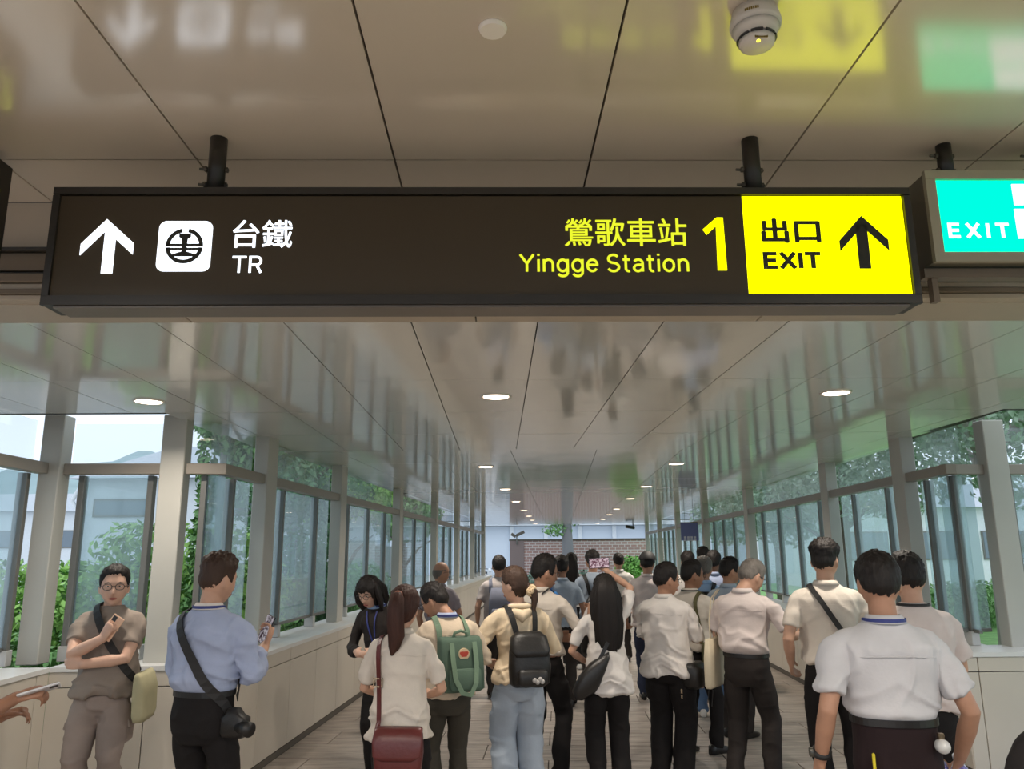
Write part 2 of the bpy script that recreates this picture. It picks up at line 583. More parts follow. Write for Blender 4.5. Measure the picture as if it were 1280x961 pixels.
for a, b in zip(ys, ys[1:]):
    for x0, x1 in zip(xs, xs[1:]):
        ceiling_panel(hall_ceiling, 'ceiling_panel', [H(x0, a), H(x1, a), H(x1, b), H(x0, b)], HALL_Z, gap=0.004, m=M_CEIL_HALL)
# slab above the passage (roof)
g = Geo()
p = H(0.2, 4.75, CEIL_Z + 0.13)
g.box(p.x, p.y, p.z, 9.0, 2.55, 0.2, HALL_A)
p = C(COR_W / 2, 18.3, CEIL_Z + 0.13)
g.box(p.x, p.y, p.z, COR_W + 1.0, 25.0, 0.2, COR_A)
ceil = tag(g.build('ceiling', M_JOINT), kind='structure')
ys = [BEAM_Y1, 4.70, 5.80, 6.95, 8.10]
xs = [-0.40 + 0.585 * k for k in range(-7, 11)]
def lim(y):
    if y < 5.85: return -4.3, 4.9
    a, b = C(-0.47, y), C(COR_W + 0.47, y)
    return a.x, b.x
for a, b in zip(ys, ys[1:]):
    for x0, x1 in zip(xs, xs[1:]):
        lo, hi = lim((a + b) / 2)
        q0, q1 = max(x0, lo), min(x1, hi)
        if q1 - q0 > 0.06:
            ceiling_panel(ceil, 'ceiling_panel', [H(q0, a), H(q1, a), H(q1, b), H(q0, b)], CEIL_Z)
us = [-0.47] + [0.10 + 0.90 * k for k in range(0, 7)] + [COR_W + 0.47]
v = 8.12
while v < 30.5:
    for u0, u1 in zip(us, us[1:]):
        ceiling_panel(ceil, 'ceiling_panel', [C(u0, v), C(u1, v), C(u1, v + 1.2), C(u0, v + 1.2)], CEIL_Z)
    v += 1.2
# roof fascia at the far mouth
g = Geo()
p = C(COR_W / 2, 30.85, 2.87)
g.box(p.x, p.y, p.z, COR_W + 1.0, 0.12, 0.3, COR_A)
tag(g.build('trim_1', M_MULL), kind='structure')

# ------------------------------------------------------------------ header beam with shutter rails
g = Geo()
p = H(0, (BEAM_Y0 + BEAM_Y1) / 2 + 0.02, (2.72 + HALL_Z + 0.12) / 2)
g.box(p.x, p.y, p.z, 9.4, BEAM_Y1 - BEAM_Y0 - 0.03, HALL_Z + 0.12 - 2.72, HALL_A)
beam = tag(g.build('beam', M_JOINT), kind='structure')
for k in range(-3, 4):
    p = H(k * 1.3 + 0.55, BEAM_Y0 + 0.012, (2.936 + HALL_Z) / 2)
    bx('beam_panel', p, (1.295, 0.02, HALL_Z - 2.936), M_HALL, beam, HALL_A, 0.002)
    p = H(k * 1.3 + 0.55, (BEAM_Y0 + BEAM_Y1) / 2 + 0.01, 2.708)
    bx('soffit_panel', p, (1.295, BEAM_Y1 - BEAM_Y0 - 0.01, 0.016), M_HALL, beam, HALL_A, 0.002)
tr = tag(empty('trim_2', H(0, BEAM_Y0, 0), HALL_A), kind='structure')
for z0, z1, dy, m in ((2.915, 2.932, -0.03, M_DARK), (2.835, 2.915, -0.012, M_BRONZE), (2.815, 2.835, -0.005, M_DARK),
                      (2.778, 2.815, -0.03, M_BRONZE), (2.752, 2.778, -0.012, M_HALL), (2.728, 2.752, -0.02, M_BRONZE), (2.704, 2.728, -0.012, M_HALL)):
    bx('rail', (0, dy + 0.01, (z0 + z1) / 2), (9.2, 0.05 + abs(dy), z1 - z0), m, tr, bev=0.003)

# ------------------------------------------------------------------ downlights
M_RING = mat('downlight_ring', srgb(225, 220, 212), 0.4)
M_LAMP = glow('downlight_glow', (1.0, 0.80, 0.62, 1), 9.0)
def downlight(p, label, watts=20, group='recessed downlights', r=0.085):
    t = tag(empty('ceiling_light', p), label, 'ceiling light', group)
    g = Geo()
    n = 20
    V, f = [], []
    for rr, z in ((r, 0.0), (r + 0.014, -0.006), (r + 0.02, 0.0), (r + 0.02, 0.01), (r, 0.01)):
        V += [(rr * math.cos(2 * math.pi * i / n), rr * math.sin(2 * math.pi * i / n), z) for i in range(n)]
    for k in range(5):
        f += [(k * n + i, k * n + (i + 1) % n, ((k + 1) % 5) * n + (i + 1) % n, ((k + 1) % 5) * n + i) for i in range(n)]
    g.add(V, f)
    g.build('ring', M_RING, t, True)
    g = Geo()
    g.tube([(0, 0, -0.003), (0, 0, 0.004)], r, n, 'flat')
    g.build('diffuser', M_LAMP, t)
    l = bpy.data.lights.new('lamp', 'AREA')
    l.shape = 'DISK'
    l.size = 0.15
    l.energy = watts
    l.color = (1.0, 0.90, 0.78)
    l.spread = R(150)
    o = bpy.data.objects.new('lamp', l)
    COL.objects.link(o)
    o.parent = t
    o.location = (0, 0, -0.02)
    return t
DZ = CEIL_Z - 0.004
downlight(Vector((-2.51, 5.29, DZ)), 'round downlight near the left window columns, first ring lamp before the bend', group=None)
downlight(Vector((-0.11, 5.21, DZ)), 'round downlight over the middle of the passage just past the sign', group=None)
downlight(Vector((2.19, 5.17, DZ)), 'round downlight near the right window columns, close past the sign', group=None)
names_l = ['second', 'third', 'fourth', 'fifth', 'sixth', 'seventh', 'eighth']
for k, v in enumerate((9.75, 13.3, 16.6, 20.2, 23.4, 26.4, 29.8)):
    downlight(C(1.50, v, DZ), 'small round downlight of the left corridor row, %s from the hall' % names_l[k], 24, None)
for k, v in enumerate((9.72, 13.1, 16.1, 20.0, 23.0, 26.4, 30.0)):
    downlight(C(3.83, v, DZ), 'small round downlight of the right corridor row, %s from the hall' % names_l[k], 24, None)
for k, (x, y) in enumerate(((-1.9, 0.6), (1.9, 0.6), (-1.9, -1.0), (1.9, -1.0), (0.0, -0.2))):
    pos = ('front left', 'front right', 'rear left', 'rear right', 'middle')[k]
    downlight(H(x, y, HALL_Z - 0.004), 'round hall downlight overhead out of view, %s of five' % pos, 56, 'hall downlights behind the viewpoint')

# round blank cover and smoke detector on the hall ceiling
M_PLASTIC = mat('white_plastic', srgb(206, 200, 192), 0.4)
g = Geo()
g.tube([(0, 0, -0.012), (0, 0, -0.003), (0, 0, 0.0)], [0.037, 0.042, 0.042], 28, 'flat')
o = g.build('ceiling_cover', mat('cover_white', srgb(240, 234, 226), 0.5), None, loc=Vector((-0.048, 2.012, HALL_Z - 0.001)))
tag(o, 'round blank cover disc on the hall ceiling above the sign', 'cover')
sd = tag(empty('smoke_detector', Vector((0.70, 1.955, HALL_Z))), 'white round smoke detector with amber lamp on hall ceiling', 'smoke detector')
g = Geo()
prof = [(0.0, 0.062), (-0.030, 0.070), (-0.040, 0.072), (-0.052, 0.070)]
g.tube([(0, 0, z) for z, r in prof], [r for z, r in prof], 32, 'flat')
g.build('base', M_PLASTIC, sd, True)
g = Geo()
prof = [(-0.056, 0.066), (-0.068, 0.060), (-0.085, 0.052)]
g.tube([(0, 0, z) for z, r in prof], [r for z, r in prof], 32, 'flat')
g.build('collar', M_PLASTIC, sd, True)
g = Geo()
for i in range(8):
    a = 2 * math.pi * i / 8 + 0.2
    n = 6
    pts = [(0.0515 * math.cos(a + t), 0.0515 * math.sin(a + t), -0.089) for t in np.linspace(0, 0.62, n)]
    g.tube(pts, 0.004, 6, 'flat')
g.build('vent_slots', M_DARK, sd)
g = Geo()
prof = [(-0.092, 0.051), (-0.105, 0.047), (-0.113, 0.034), (-0.114, 0.004)]
g.tube([(0, 0, z) for z, r in prof], [r for z, r in prof], 32, 'flat')
g.build('cap', M_PLASTIC, sd, True)
g = Geo()
g.ellipsoid((-0.006, -0.030, -0.112), (0.006, 0.006, 0.003))
g.build('indicator_lamp', glow('amber', (1.0, 0.85, 0.05, 1), 3.0), sd, True)
g = Geo()
for i in range(9):
    g.box(-0.017 + 0.004 * i, -0.043, -0.1075, 0.0028, 0.003, 0.006)
g.build('print', mat('amber_print', srgb(120, 100, 20), 0.6), sd)
g = Geo()
for i in range(7):
    a = R(232 + i * 4.5)
    g.box(0.0722 * math.cos(a), 0.0722 * math.sin(a), -0.034, 0.004, 0.002, 0.007, a + math.pi / 2)
g.build('side_print', mat('amber_print', srgb(120, 100, 20), 0.6), sd)

# ------------------------------------------------------------------ signs
SIGN_Y = 2.58
_hx, _hy = Vector((math.cos(HALL_A), math.sin(HALL_A), 0)), Vector((-math.sin(HALL_A), math.cos(HALL_A), 0))
def on_face(u, v, y):
    """photo pixel -> (x, z) on an upright plane of the hall at distance y"""
    p = at(u, v, 1.0) - Vector((0, 0, CAM_H))
    t = y / p.dot(_hy)
    q = p * t
    return q.dot(_hx), q.z + CAM_H
_glyphs = {}
def glyph(ch):
    """vertices and faces of one character"""
    if ch not in _glyphs:
        c = bpy.data.curves.new('txt', 'FONT')
        c.body = ch
        o = bpy.data.objects.new('txt', c)
        COL.objects.link(o)
        me = bpy.data.meshes.new_from_object(o.evaluated_get(bpy.context.evaluated_depsgraph_get()))
        bpy.data.objects.remove(o)
        _glyphs[ch] = (np.array([q.co for q in me.vertices])[:, :2], [tuple(p.vertices) for p in me.polygons])
    return _glyphs[ch]
def flat_text(body, x0, x1, z0, z1, y, m, parent, name, bold=0.0, gap=0.08):
    """one line of lettering fitted into a rectangle; strokes thickened by bold (fraction of the em)"""
    g = Geo()
    pen = 0.0
    for ch in body:
        if ch == ' ':
            pen += 0.26
            continue
        v, f = glyph(ch)
        wide = ord(ch) > 255
        lo, hi = v[:, 0].min(), v[:, 0].max()
        off = pen - (0.0 if wide else lo)
        k = 8 if bold else 1
        for i in range(k):
            d = (bold * math.cos(i * math.pi / 4), bold * math.sin(i * math.pi / 4)) if bold else (0, 0)
            g.add(np.column_stack((v[:, 0] + off + d[0], np.full(len(v), 0.00005 * i), v[:, 1] + d[1])), f)
        pen += 1.0 if wide else hi - lo + gap
    v = g.verts()
    lo, hi = v.min(0), v.max(0)
    v = np.column_stack((x0 + (v[:, 0] - lo[0]) / (hi[0] - lo[0]) * (x1 - x0), y - v[:, 1], z0 + (v[:, 2] - lo[2]) / (hi[2] - lo[2]) * (z1 - z0)))
    g.v = [v]
    return tag(link(name, g.mesh(name, m), parent), kind='stuff')
def _arc(cx_, cz_, rx, rz_, a0, a1, n=12):
    return [(cx_ + rx * math.cos(R(a)), cz_ + rz_ * math.sin(R(a))) for a in np.linspace(a0, a1, n)]
STROKES = {
    'Y': (.60, [[(.03, .72), (.30, .34), (.57, .72)], [(.30, .36), (.30, 0)]]),
    'i': (.14, [[(.07, .52), (.07, 0)], [(.07, .66), (.07, .74)]]),
    'n': (.46, [[(.06, .52), (.06, 0)], [(.06, .30)] + _arc(.235, .30, .175, .20, 180, 0) + [(.41, 0)]]),
    'g': (.50, [_arc(.25, .26, .195, .235, 0, 360, 24), [(.445, .52), (.445, -.03)] + _arc(.255, -.03, .19, .15, 0, -160)]),
    'e': (.49, [[(.06, .28), (.44, .28)] + _arc(.25, .26, .195, .235, 6, 325, 22)]),
    'S': (.54, [_arc(.27, .53, .20, .165, 30, 258, 16) + _arc(.27, .19, .215, .17, 78, -160, 16)]),
    't': (.32, [[(.13, .68), (.13, .14)] + _arc(.25, .13, .12, .11, 180, 290, 8), [(.01, .50), (.30, .50)]]),
    'a': (.46, [_arc(.22, .36, .17, .14, 155, 0) + [(.39, 0)], [(.39, .29)] + _arc(.21, .15, .165, .13, 90, 270) + [(.30, .05), (.39, .13)]]),
    'o': (.50, [_arc(.25, .26, .20, .235, 0, 360, 24)]),
    'E': (.48, [[(.47, .67), (.06, .67), (.06, .05), (.48, .05)], [(.06, .37), (.44, .37)]]),
    'X': (.58, [[(.04, .72), (.54, 0)], [(.54, .72), (.04, 0)]]),
    'I': (.14, [[(.07, .72), (.07, 0)]]),
    'T': (.56, [[(.0, .67), (.56, .67)], [(.28, .67), (.28, 0)]]),
    'R': (.54, [[(.06, 0), (.06, .67), (.32, .67)] + _arc(.32, .505, .16, .165, 90, -90, 10) + [(.06, .34)], [(.31, .34), (.50, 0)]]),
}
def stroke_text(body, x0, x1, z0, z1, y, m, parent, name, w=0.10, gap=0.09):
    """sans-serif line drawn as strokes of even width, fitted into a rectangle"""
    g = Geo()
    pen = 0.0
    for ch in body:
        if ch == ' ':
            pen += 0.24
            continue
        adv, lines = STROKES[ch]
        for ln in lines:
            P = np.array(ln, float)
            T = np.gradient(P, axis=0)
            T /= np.linalg.norm(T, axis=1)[:, None]
            seg = []
            for a, b in zip(P, P[1:]):
                d = (b - a) / (np.linalg.norm(b - a) + 1e-9)
                nn = np.array((-d[1], d[0])) * w / 2
                seg.append((a, b, nn))
            for a, b, nn in seg:
                q = [a + nn, b + nn, b - nn, a - nn]
                g.add([(p[0] + pen, 0, p[1]) for p in q], [(0, 1, 2, 3)])
            for (a, b, n1), (_, c, n2) in zip(seg, seg[1:]):
                if np.dot(n1, n2) / (w * w / 4) > 0.2:
                    for s_ in (1, -1):
                        g.add([(p[0] + pen, 0, p[1]) for p in (b, b + n1 * s_, b + n2 * s_)], [(0, 1, 2)])
                else:
                    mt = (n1 + n2) / (1 + np.dot(n1, n2) / (w * w / 4) + 1e-9) if np.dot(n1, n2) > -0.9 * w * w / 4 else n1
                    for s_ in (1, -1):
                        g.add([(p[0] + pen, 0, p[1]) for p in (b, b + n1 * s_, b + mt * s_, b + n2 * s_)], [(0, 1, 2, 3)])
        pen += adv + gap
    v = g.verts()
    lo, hi = v.min(0), v.max(0)
    g.v = [np.column_stack((x0 + (v[:, 0] - lo[0]) / (hi[0] - lo[0]) * (x1 - x0), np.full(len(v), y) - 0.0001 * (np.arange(len(v)) % 3), z0 + (v[:, 2] - lo[2]) / (hi[2] - lo[2]) * (z1 - z0)))]
    return tag(link(name, g.mesh(name, m), parent), kind='stuff')
M_FACE = mat('sign_face_dark', srgb(66, 56, 42), 0.35, spec=0.3)
E_WHITE = glow('sign_white', (0.86, 0.92, 1.0, 1), 2.2)
E_YEL = glow('sign_yellow', (0.95, 0.98, 0.0, 1), 2.0)
E_YEL_T = glow('sign_yellow_letters', (0.80, 0.86, 0.03, 1), 1.1)
E_GREEN = glow('exit_green', (0.0, 1.0, 0.52, 1), 1.5)
E_GWHITE = glow('exit_white', (0.9, 1.0, 0.98, 1), 1.8)
M_INK = mat('sign_ink', srgb(30, 26, 8), 0.5)
M_STEEL = mat('bolt_steel', srgb(90, 84, 74), 0.4, metal=0.6)

def arrow(g, u, tip, wing_l, wing_r, thick, stem, y, d=0.003):
    """up arrow: tip, wings and stem from photo pixels on the face"""
    (tx, tz), (lx, lz), (rx, rz_) = tip, wing_l, wing_r
    th = thick
    g.prism([(tx, tz), (rx, rz_), (rx, rz_ - th), (tx, tz - th)], y - d, y)
    g.prism([(tx, tz), (tx, tz - th), (lx, lz - th), (lx, lz)], y - d, y)
    s0, s1, sz = stem
    g.prism([(s0, tz - th * 0.85), (s1, tz - th * 0.85), (s1, sz), (s0, sz)], y - d, y)
    return g
xl, zt = on_face(68, 234, SIGN_Y)
xr, _ = on_face(1135, 228, SIGN_Y)
_, zb = on_face(600, 380, SIGN_Y)
xc = (xl + xr) / 2
sgn = tag(empty('hanging_sign', H(xc, SIGN_Y, zb), HALL_A), 'long dark lit hanging sign with white arrow, Yingge Station lettering and yellow exit panel', 'sign')
W, Hh, DP = xr - xl, zt - zb, 0.13
def SF(u, v):
    x, z = on_face(u, v, SIGN_Y)
    return x - xc, z - zb
g = Geo()
g.box(0, DP / 2 + 0.012, Hh / 2, W - 0.004, DP - 0.024, Hh - 0.004)
g.build('housing', M_DARK, sgn)
g = Geo()
for z0, z1 in ((0, 0.034), (Hh - 0.026, Hh)):
    g.box(0, 0.008, (z0 + z1) / 2, W, 0.02, z1 - z0)
for x in (-W / 2 + 0.012, W / 2 - 0.012):
    g.box(x, 0.008, Hh / 2, 0.024, 0.02, Hh - 0.06)
g.build('frame', M_DARK, sgn)
g = Geo()
g.box(0, DP / 2, -0.004, W - 0.08, DP - 0.02, 0.008)
g.build('bottom_cover', mat('sign_bottom', srgb(104, 96, 88), 0.4), sgn)
g = Geo()
x_split = SF(932, 300)[0]
g.box((-W / 2 + 0.024 + x_split) / 2, 0.012, Hh / 2, x_split + W / 2 - 0.024, 0.008, Hh - 0.06)
g.build('dark_face', M_FACE, sgn)
g = Geo()
xa, xb = SF(932, 300)[0], W / 2 - 0.028
g.box((xa + xb) / 2, 0.012, Hh / 2 + 0.002, xb - xa, 0.008, Hh - 0.064)
g.build('yellow_face', E_YEL, sgn)
FY = 0.008
g = Geo()
st = SF(129, 341)
arrow(g, 0, SF(133, 273), SF(100, 304), SF(166, 303), 0.042, (SF(126, 330)[0], SF(140, 330)[0], st[1]), FY)
g.build('white_arrow', E_WHITE, sgn)
# square emblem: ring cut at the top, rail section inside
c0, c1_ = SF(193, 341), SF(266, 273)
cxx, czz, hs_ = (c0[0] + c1_[0]) / 2, (c0[1] + c1_[1]) / 2, (c1_[0] - c0[0]) / 2
rr = hs_ * 0.28
poly = []
for qx, qz, a0 in ((1, 1, 0), (-1, 1, 90), (-1, -1, 180), (1, -1, 270)):
    for t in np.linspace(0, 90, 7):
        poly.append((cxx + qx * (hs_ - rr) + rr * math.cos(R(a0 + t)), czz + qz * (hs_ - rr) + rr * math.sin(R(a0 + t))))
g = Geo()
g.prism(poly, FY - 0.003, FY)
em = g.build('emblem', E_WHITE, sgn)
g = Geo()
ro, ri = hs_ * 0.70, hs_ * 0.55
def arc(a0, a1):
    n = 26
    t = [R(a) for a in np.linspace(a0, a1, n)]
    V = [(cxx + ro * math.cos(a), czz + ro * math.sin(a)) for a in t] + [(cxx + ri * math.cos(a), czz + ri * math.sin(a)) for a in t[::-1]]
    for i in range(n - 1):
        g.prism([V[i], V[i + 1], V[2 * n - 2 - i], V[2 * n - 1 - i]], FY - 0.005, FY - 0.0031)
arc(101, 180 + 2)
arc(-2, 79)
arc(186, 354)
def pl(*p): g.prism([(cxx + x * hs_, czz + z * hs_) for x, z in p], FY - 0.005, FY - 0.0031)
pl((-.22, .50), (.22, .50), (.22, .35), (.11, .28), (.08, -.22), (.42, -.33), (.42, -.42), (-.42, -.42), (-.42, -.33), (-.08, -.22), (-.11, .28), (-.22, .35))
for z in (0.04, -0.12):
    pl((-.64, z + 0.045), (-.05, z + 0.045), (-.05, z - 0.045), (-.64, z - 0.045))
    pl((.05, z + 0.045), (.64, z + 0.045), (.64, z - 0.045), (.05, z - 0.045))
g.build('rail_ring', M_INK, em)
def put(body, u0, v0, u1, v1, m, name, bold):
    a, b = SF(u0, v1), SF(u1, v0)
    if body[0] < '\x80': return stroke_text(body, a[0], b[0], a[1], b[1], FY - 0.002, m, sgn, name, bold)
    return flat_text(body, a[0], b[0], a[1], b[1], FY - 0.002, m, sgn, name, bold)
put('台鐵', 289, 274, 366, 309, E_WHITE, 'lettering', 0.007)
put('TR', 288.5, 319, 328, 341, E_WHITE, 'lettering', 0.10)
put('鶯歌車站', 706, 272, 858, 307, E_YEL_T, 'lettering', 0.010)
put('Yingge Station', 649, 316, 861, 346, E_YEL_T, 'lettering', 0.105)
g = Geo()
g.prism([SF(*q) for q in ((879, 286), (884, 292.5), (895.5, 281.5), (898, 337), (909.5, 337), (904, 271), (896, 271))][::-1], FY - 0.003, FY)
g.build('numeral', E_YEL, sgn)
put('出口', 953, 272, 1025, 303, M_INK, 'lettering', 0.034)
put('EXIT', 955.5, 313.5, 1026, 336, M_INK, 'lettering', 0.17)
g = Geo()
st = SF(1083, 335)
arrow(g, 0, SF(1077, 269), SF(1050, 300), SF(1111, 299), 0.040, (SF(1075, 330)[0], SF(1089.5, 330)[0], st[1]), FY - 0.001)
g.build('dark_arrow', M_INK, sgn)
def hanger(x, y, z0, z1, label, thing_parent, r=0.031):
    g = Geo()
    g.tube([(x, y, z0), (x, y, z1)], r, 20, 'flat')
    o = g.build('post', M_DARK, thing_parent, True)
    g = Geo()
    for z in (z0 + 0.045, z0 + 0.105):
        g.tube([(x - r - 0.03, y - 0.004, z), (x + r + 0.012, y + 0.004, z)], 0.005, 8, 'flat')
        g.tube([(x - r - 0.012, y - 0.004, z), (x - r - 0.002, y - 0.004, z)], 0.010, 6, 'flat')
        g.tube([(x + r + 0.001, y + 0.004, z), (x + r + 0.009, y + 0.004, z)], 0.010, 6, 'flat')
    tag(g.build('bolts', M_STEEL, o), kind='stuff')
for u in (271, 940):
    x = on_face(u, 212, SIGN_Y + DP / 2)[0] - xc
    hanger(x, DP / 2, Hh - 0.003, HALL_Z - zb + 0.004, '', sgn)
# green exit sign to the right
EY = 2.60
ex0, ez1 = on_face(1155, 213, EY)
_, ez0 = on_face(1168, 327, EY)
EW, EH, ED = 0.62, ez1 - ez0, 0.17
exs = tag(empty('exit_sign', H(ex0 + EW / 2, EY, ez0), HALL_A), 'green lit exit sign in grey metal frame beside the long dark sign', 'sign')
g = Geo()
g.box(0, ED / 2 + 0.012, EH / 2, EW - 0.012, ED - 0.02, EH - 0.012)
g.build('housing', mat('exit_housing', srgb(96, 90, 76), 0.5), exs)
M_EXF = mat('exit_frame', srgb(156, 148, 130), 0.4, metal=0.2)
g = Geo()
for z0, z1 in ((0, 0.036), (EH - 0.034, EH)):
    g.box(0, 0.008, (z0 + z1) / 2, EW, 0.02, z1 - z0)
for x in (-EW / 2 + 0.018, EW / 2 - 0.018):
    g.box(x, 0.008, EH / 2, 0.036, 0.02, EH - 0.07)
g.build('frame', M_EXF, exs)
g = Geo()
g.box(0, 0.013, EH / 2, EW - 0.07, 0.006, EH - 0.07)
g.build('green_face', E_GREEN, exs)
def EF(u, v):
    x, z = on_face(u, v, EY)
    return x - ex0 - EW / 2, z - ez0
a, b = EF(1188, 297), EF(1262, 277)
stroke_text('EXIT', a[0], b[0], a[1], b[1], 0.008, E_GWHITE, exs, 'lettering', 0.15, 0.26)
g = Geo()
a, b = EF(1270, 255), EF(1330, 229)
g.box((a[0] + b[0]) / 2, 0.0085, (a[1] + b[1]) / 2, b[0] - a[0], 0.003, b[1] - a[1])
g.build('white_panel', E_GWHITE, exs)
g = Geo()
a, b = EF(1275, 297), EF(1332, 260)
g.box((a[0] + b[0]) / 2, 0.0085, (a[1] + b[1]) / 2, b[0] - a[0], 0.003, b[1] - a[1])
g.build('white_panel', E_GWHITE, exs)
g = Geo()
g.box(0, ED / 2, -0.02, EW + 0.02, 0.05, 0.034)
for k in (-1, 1):
    g.box(k * (EW / 2 - 0.03), ED / 2, -0.075, 0.022, 0.03, 0.10)
g.build('bracket', M_BRONZE, exs)
x = on_face(1181, 200, EY + ED / 2)[0] - ex0 - EW / 2
hanger(x, ED / 2, EH - 0.003, HALL_Z - ez0 + 0.004, '', exs, 0.027)
hanger(-x, ED / 2, EH - 0.003, HALL_Z - ez0 + 0.004, '', exs, 0.027)
# end of a dark sign at the left edge, running towards the viewer
p = at(16, 211, 2.75)
q = at(4, 338, 2.75)
ls = tag(empty('side_sign', Vector((p.x, 2.75, q.z)), HALL_A), 'end of a dark hanging sign with yellow characters at the left edge', 'sign')
g = Geo()
g.box(-0.06, -0.45, (p.z - q.z) / 2, 0.12, 0.9, p.z - q.z)
g.build('housing', M_DARK, ls)
g = Geo()
g.box(0.001, -0.47, (p.z - q.z) / 2, 0.004, 0.80, p.z - q.z - 0.07)
g.build('dark_face', M_FACE, ls)
g = Geo()
for i, (yy, zz, sy, sz) in enumerate(((-.075, .27, .02, .05), (-.11, .30, .05, .012), (-.11, .26, .04, .012), (-.105, .22, .012, .06), (-.08, .19, .03, .012), (-.14, .20, .02, .03))):
    g.box(0.0045, yy, zz, 0.003, sy, sz)
g.build('characters', E_YEL_T, ls)
g = Geo()
g.tube([(-0.06, -0.2, p.z - q.z - 0.002), (-0.06, -0.2, HALL_Z - q.z + 0.003)], 0.028, 16, 'flat')
g.build('post', M_DARK, ls, True)

# ------------------------------------------------------------------ outside
M_GRASS = mat('lawn', srgb(120, 168, 96), 0.9, var=0.3, scale=6)
M_PAVE = mat('pale_paving', srgb(176, 176, 174), 0.8, var=0.1)
g = Geo()
g.box(0, 60, -0.42, 240, 200, 0.3)
tag(g.build('ground', M_PAVE), kind='structure')
def leaf_mat(name, r, g_, b):
    m = mat(name, srgb(r, g_, b), 0.6, spec=0.3, var=0.35, scale=1.5)
    return m
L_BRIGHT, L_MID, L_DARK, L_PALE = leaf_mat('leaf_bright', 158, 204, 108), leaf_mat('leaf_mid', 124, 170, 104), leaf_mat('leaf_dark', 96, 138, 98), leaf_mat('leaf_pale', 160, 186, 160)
def leaves(name, blobs, n, size, m, parent=None, loc=(0, 0, 0)):
    """loose cloud of folded leaves filling the blobs (x, y, z, rx, ry, rz)"""
    w = np.array([b[3] * b[4] * b[5] for b in blobs]) ** 0.7
    idx = rng.choice(len(blobs), n, p=w / w.sum())
    B = np.array(blobs)[idx]
    d = rng.normal(size=(n, 3))
    d /= np.linalg.norm(d, axis=1)[:, None]
    r = rng.uniform(0.35, 1.0, n) ** 0.5
    P = B[:, :3] + d * r[:, None] * B[:, 3:6]
    nn = d + rng.normal(size=(n, 3)) * 0.7 + np.array((0, 0, 0.4))
    nn /= np.linalg.norm(nn, axis=1)[:, None]
    t = np.cross(nn, rng.normal(size=(n, 3)))
    t /= np.linalg.norm(t, axis=1)[:, None]
    s = np.cross(nn, t)
    sz = (size * rng.uniform(0.6, 1.3, n))[:, None]
    V = np.stack((P - t * sz, P + s * sz * 0.5 + nn * sz * 0.15, P + t * sz, P - s * sz * 0.5 + nn * sz * 0.15), axis=1).reshape(-1, 3) - np.array(loc)
    me = bpy.data.meshes.new(name)
    me.vertices.add(4 * n)
    me.vertices.foreach_set('co', V.ravel())
    F = np.arange(4 * n).reshape(n, 4)
    tri = np.concatenate((F[:, [0, 1, 2]], F[:, [0, 2, 3]]), axis=1).reshape(-1)
    me.loops.add(6 * n)
    me.loops.foreach_set('vertex_index', tri)
    me.polygons.add(2 * n)
    me.polygons.foreach_set('loop_start', np.arange(0, 6 * n, 3))
    me.polygons.foreach_set('loop_total', np.full(2 * n, 3))
    me.materials.append(m)
    me.update()
    o = link(name, me, parent, loc)
    return tag(o, kind='stuff')
M_BARK = mat('bark', srgb(122, 112, 102), 0.9, var=0.3, scale=10)
M_BARK_P = mat('bark_pale', srgb(166, 162, 158), 0.9, var=0.2, scale=10)
def tree(loc, h, r, label, leafm, bark, nleaf, size, crown, lean=0.0, group=None, branches=5, brl=0.28):
    t = tag(empty('tree', loc), label, 'tree', group)
    g = Geo()
    pts = [(lean * k * k * h * 0.3 + 0.06 * math.sin(3 * k + loc[0]), 0.05 * math.cos(4 * k), h * k) for k in np.linspace(0, 1, 8)]
    g.tube(pts, [r * (1 - 0.6 * k) for k in np.linspace(0, 1, 8)], 10)
    g.build('trunk', bark, t, True)
    for b in range(branches):
        k = 0.35 + 0.6 * b / max(1, branches)
        p = np.array(pts[int(k * 7)])
        a = b * 2.4 + loc[1]
        e = p + np.array((math.cos(a) * h * brl, math.sin(a) * h * brl, h * brl * 0.7))
        mid = (p + e) / 2 + np.array((0, 0, h * 0.03))
        g = Geo()
        g.tube([p, mid, e], [r * 0.45, r * 0.3, r * 0.12], 8)
        g.build('branch', bark, t, True)
    leaves('foliage', crown, nleaf, size, leafm, t)
    return t
# left: hedge, slender vine-hung tree, trees along the corridor, white house, hill
hd = tag(empty('hedge', (-5.2, 9.0, -0.27)), 'bushy bright green hedge outside the left windows', 'hedge')
hb = []
for i in range(34):
    x = -9.5 + 6.6 * i / 33
    top = 1.44 + 0.22 * math.sin(i * 1.7) + (0.25 if x > -4.6 else 0)
    for z in np.arange(0.3, top + 0.27, 0.42):
        hb.append((x + 5.2, 0.25 * math.sin(i * 2.3), z, 0.42, 0.55, 0.33))
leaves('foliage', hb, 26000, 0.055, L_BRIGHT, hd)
leaves('shaded_foliage', [(a, b + 0.25, c, d, e * 0.8, f) for a, b, c, d, e, f in hb], 12000, 0.06, L_MID, hd)  # darker leaf green puts shade into the back of the hedge
tag(leaves('low_plants', [(-3.8 + 0.5 * k, 7.2 + 0.1 * math.sin(k), 0.55, 0.35, 0.3, 0.5) for k in range(-4, 1)], 4000, 0.05, L_MID), 'low dark green plants below the left window sill', 'plants')
tree((-3.10, 8.5, -0.27), 4.4, 0.06, 'slender tree hung with vines behind the man in blue', L_MID, M_BARK_P, 5000, 0.05,
     [(-.25, 0, 2.0, .10, .12, .6), (-.2, .0, 2.9, .14, .15, .6), (0, 0, 3.5, .42, .6, .5), (.3, .2, 3.1, .35, .5, .4), (-.28, 0, 1.2, .12, .12, .5)], 0.02, None, 4, 0.09)
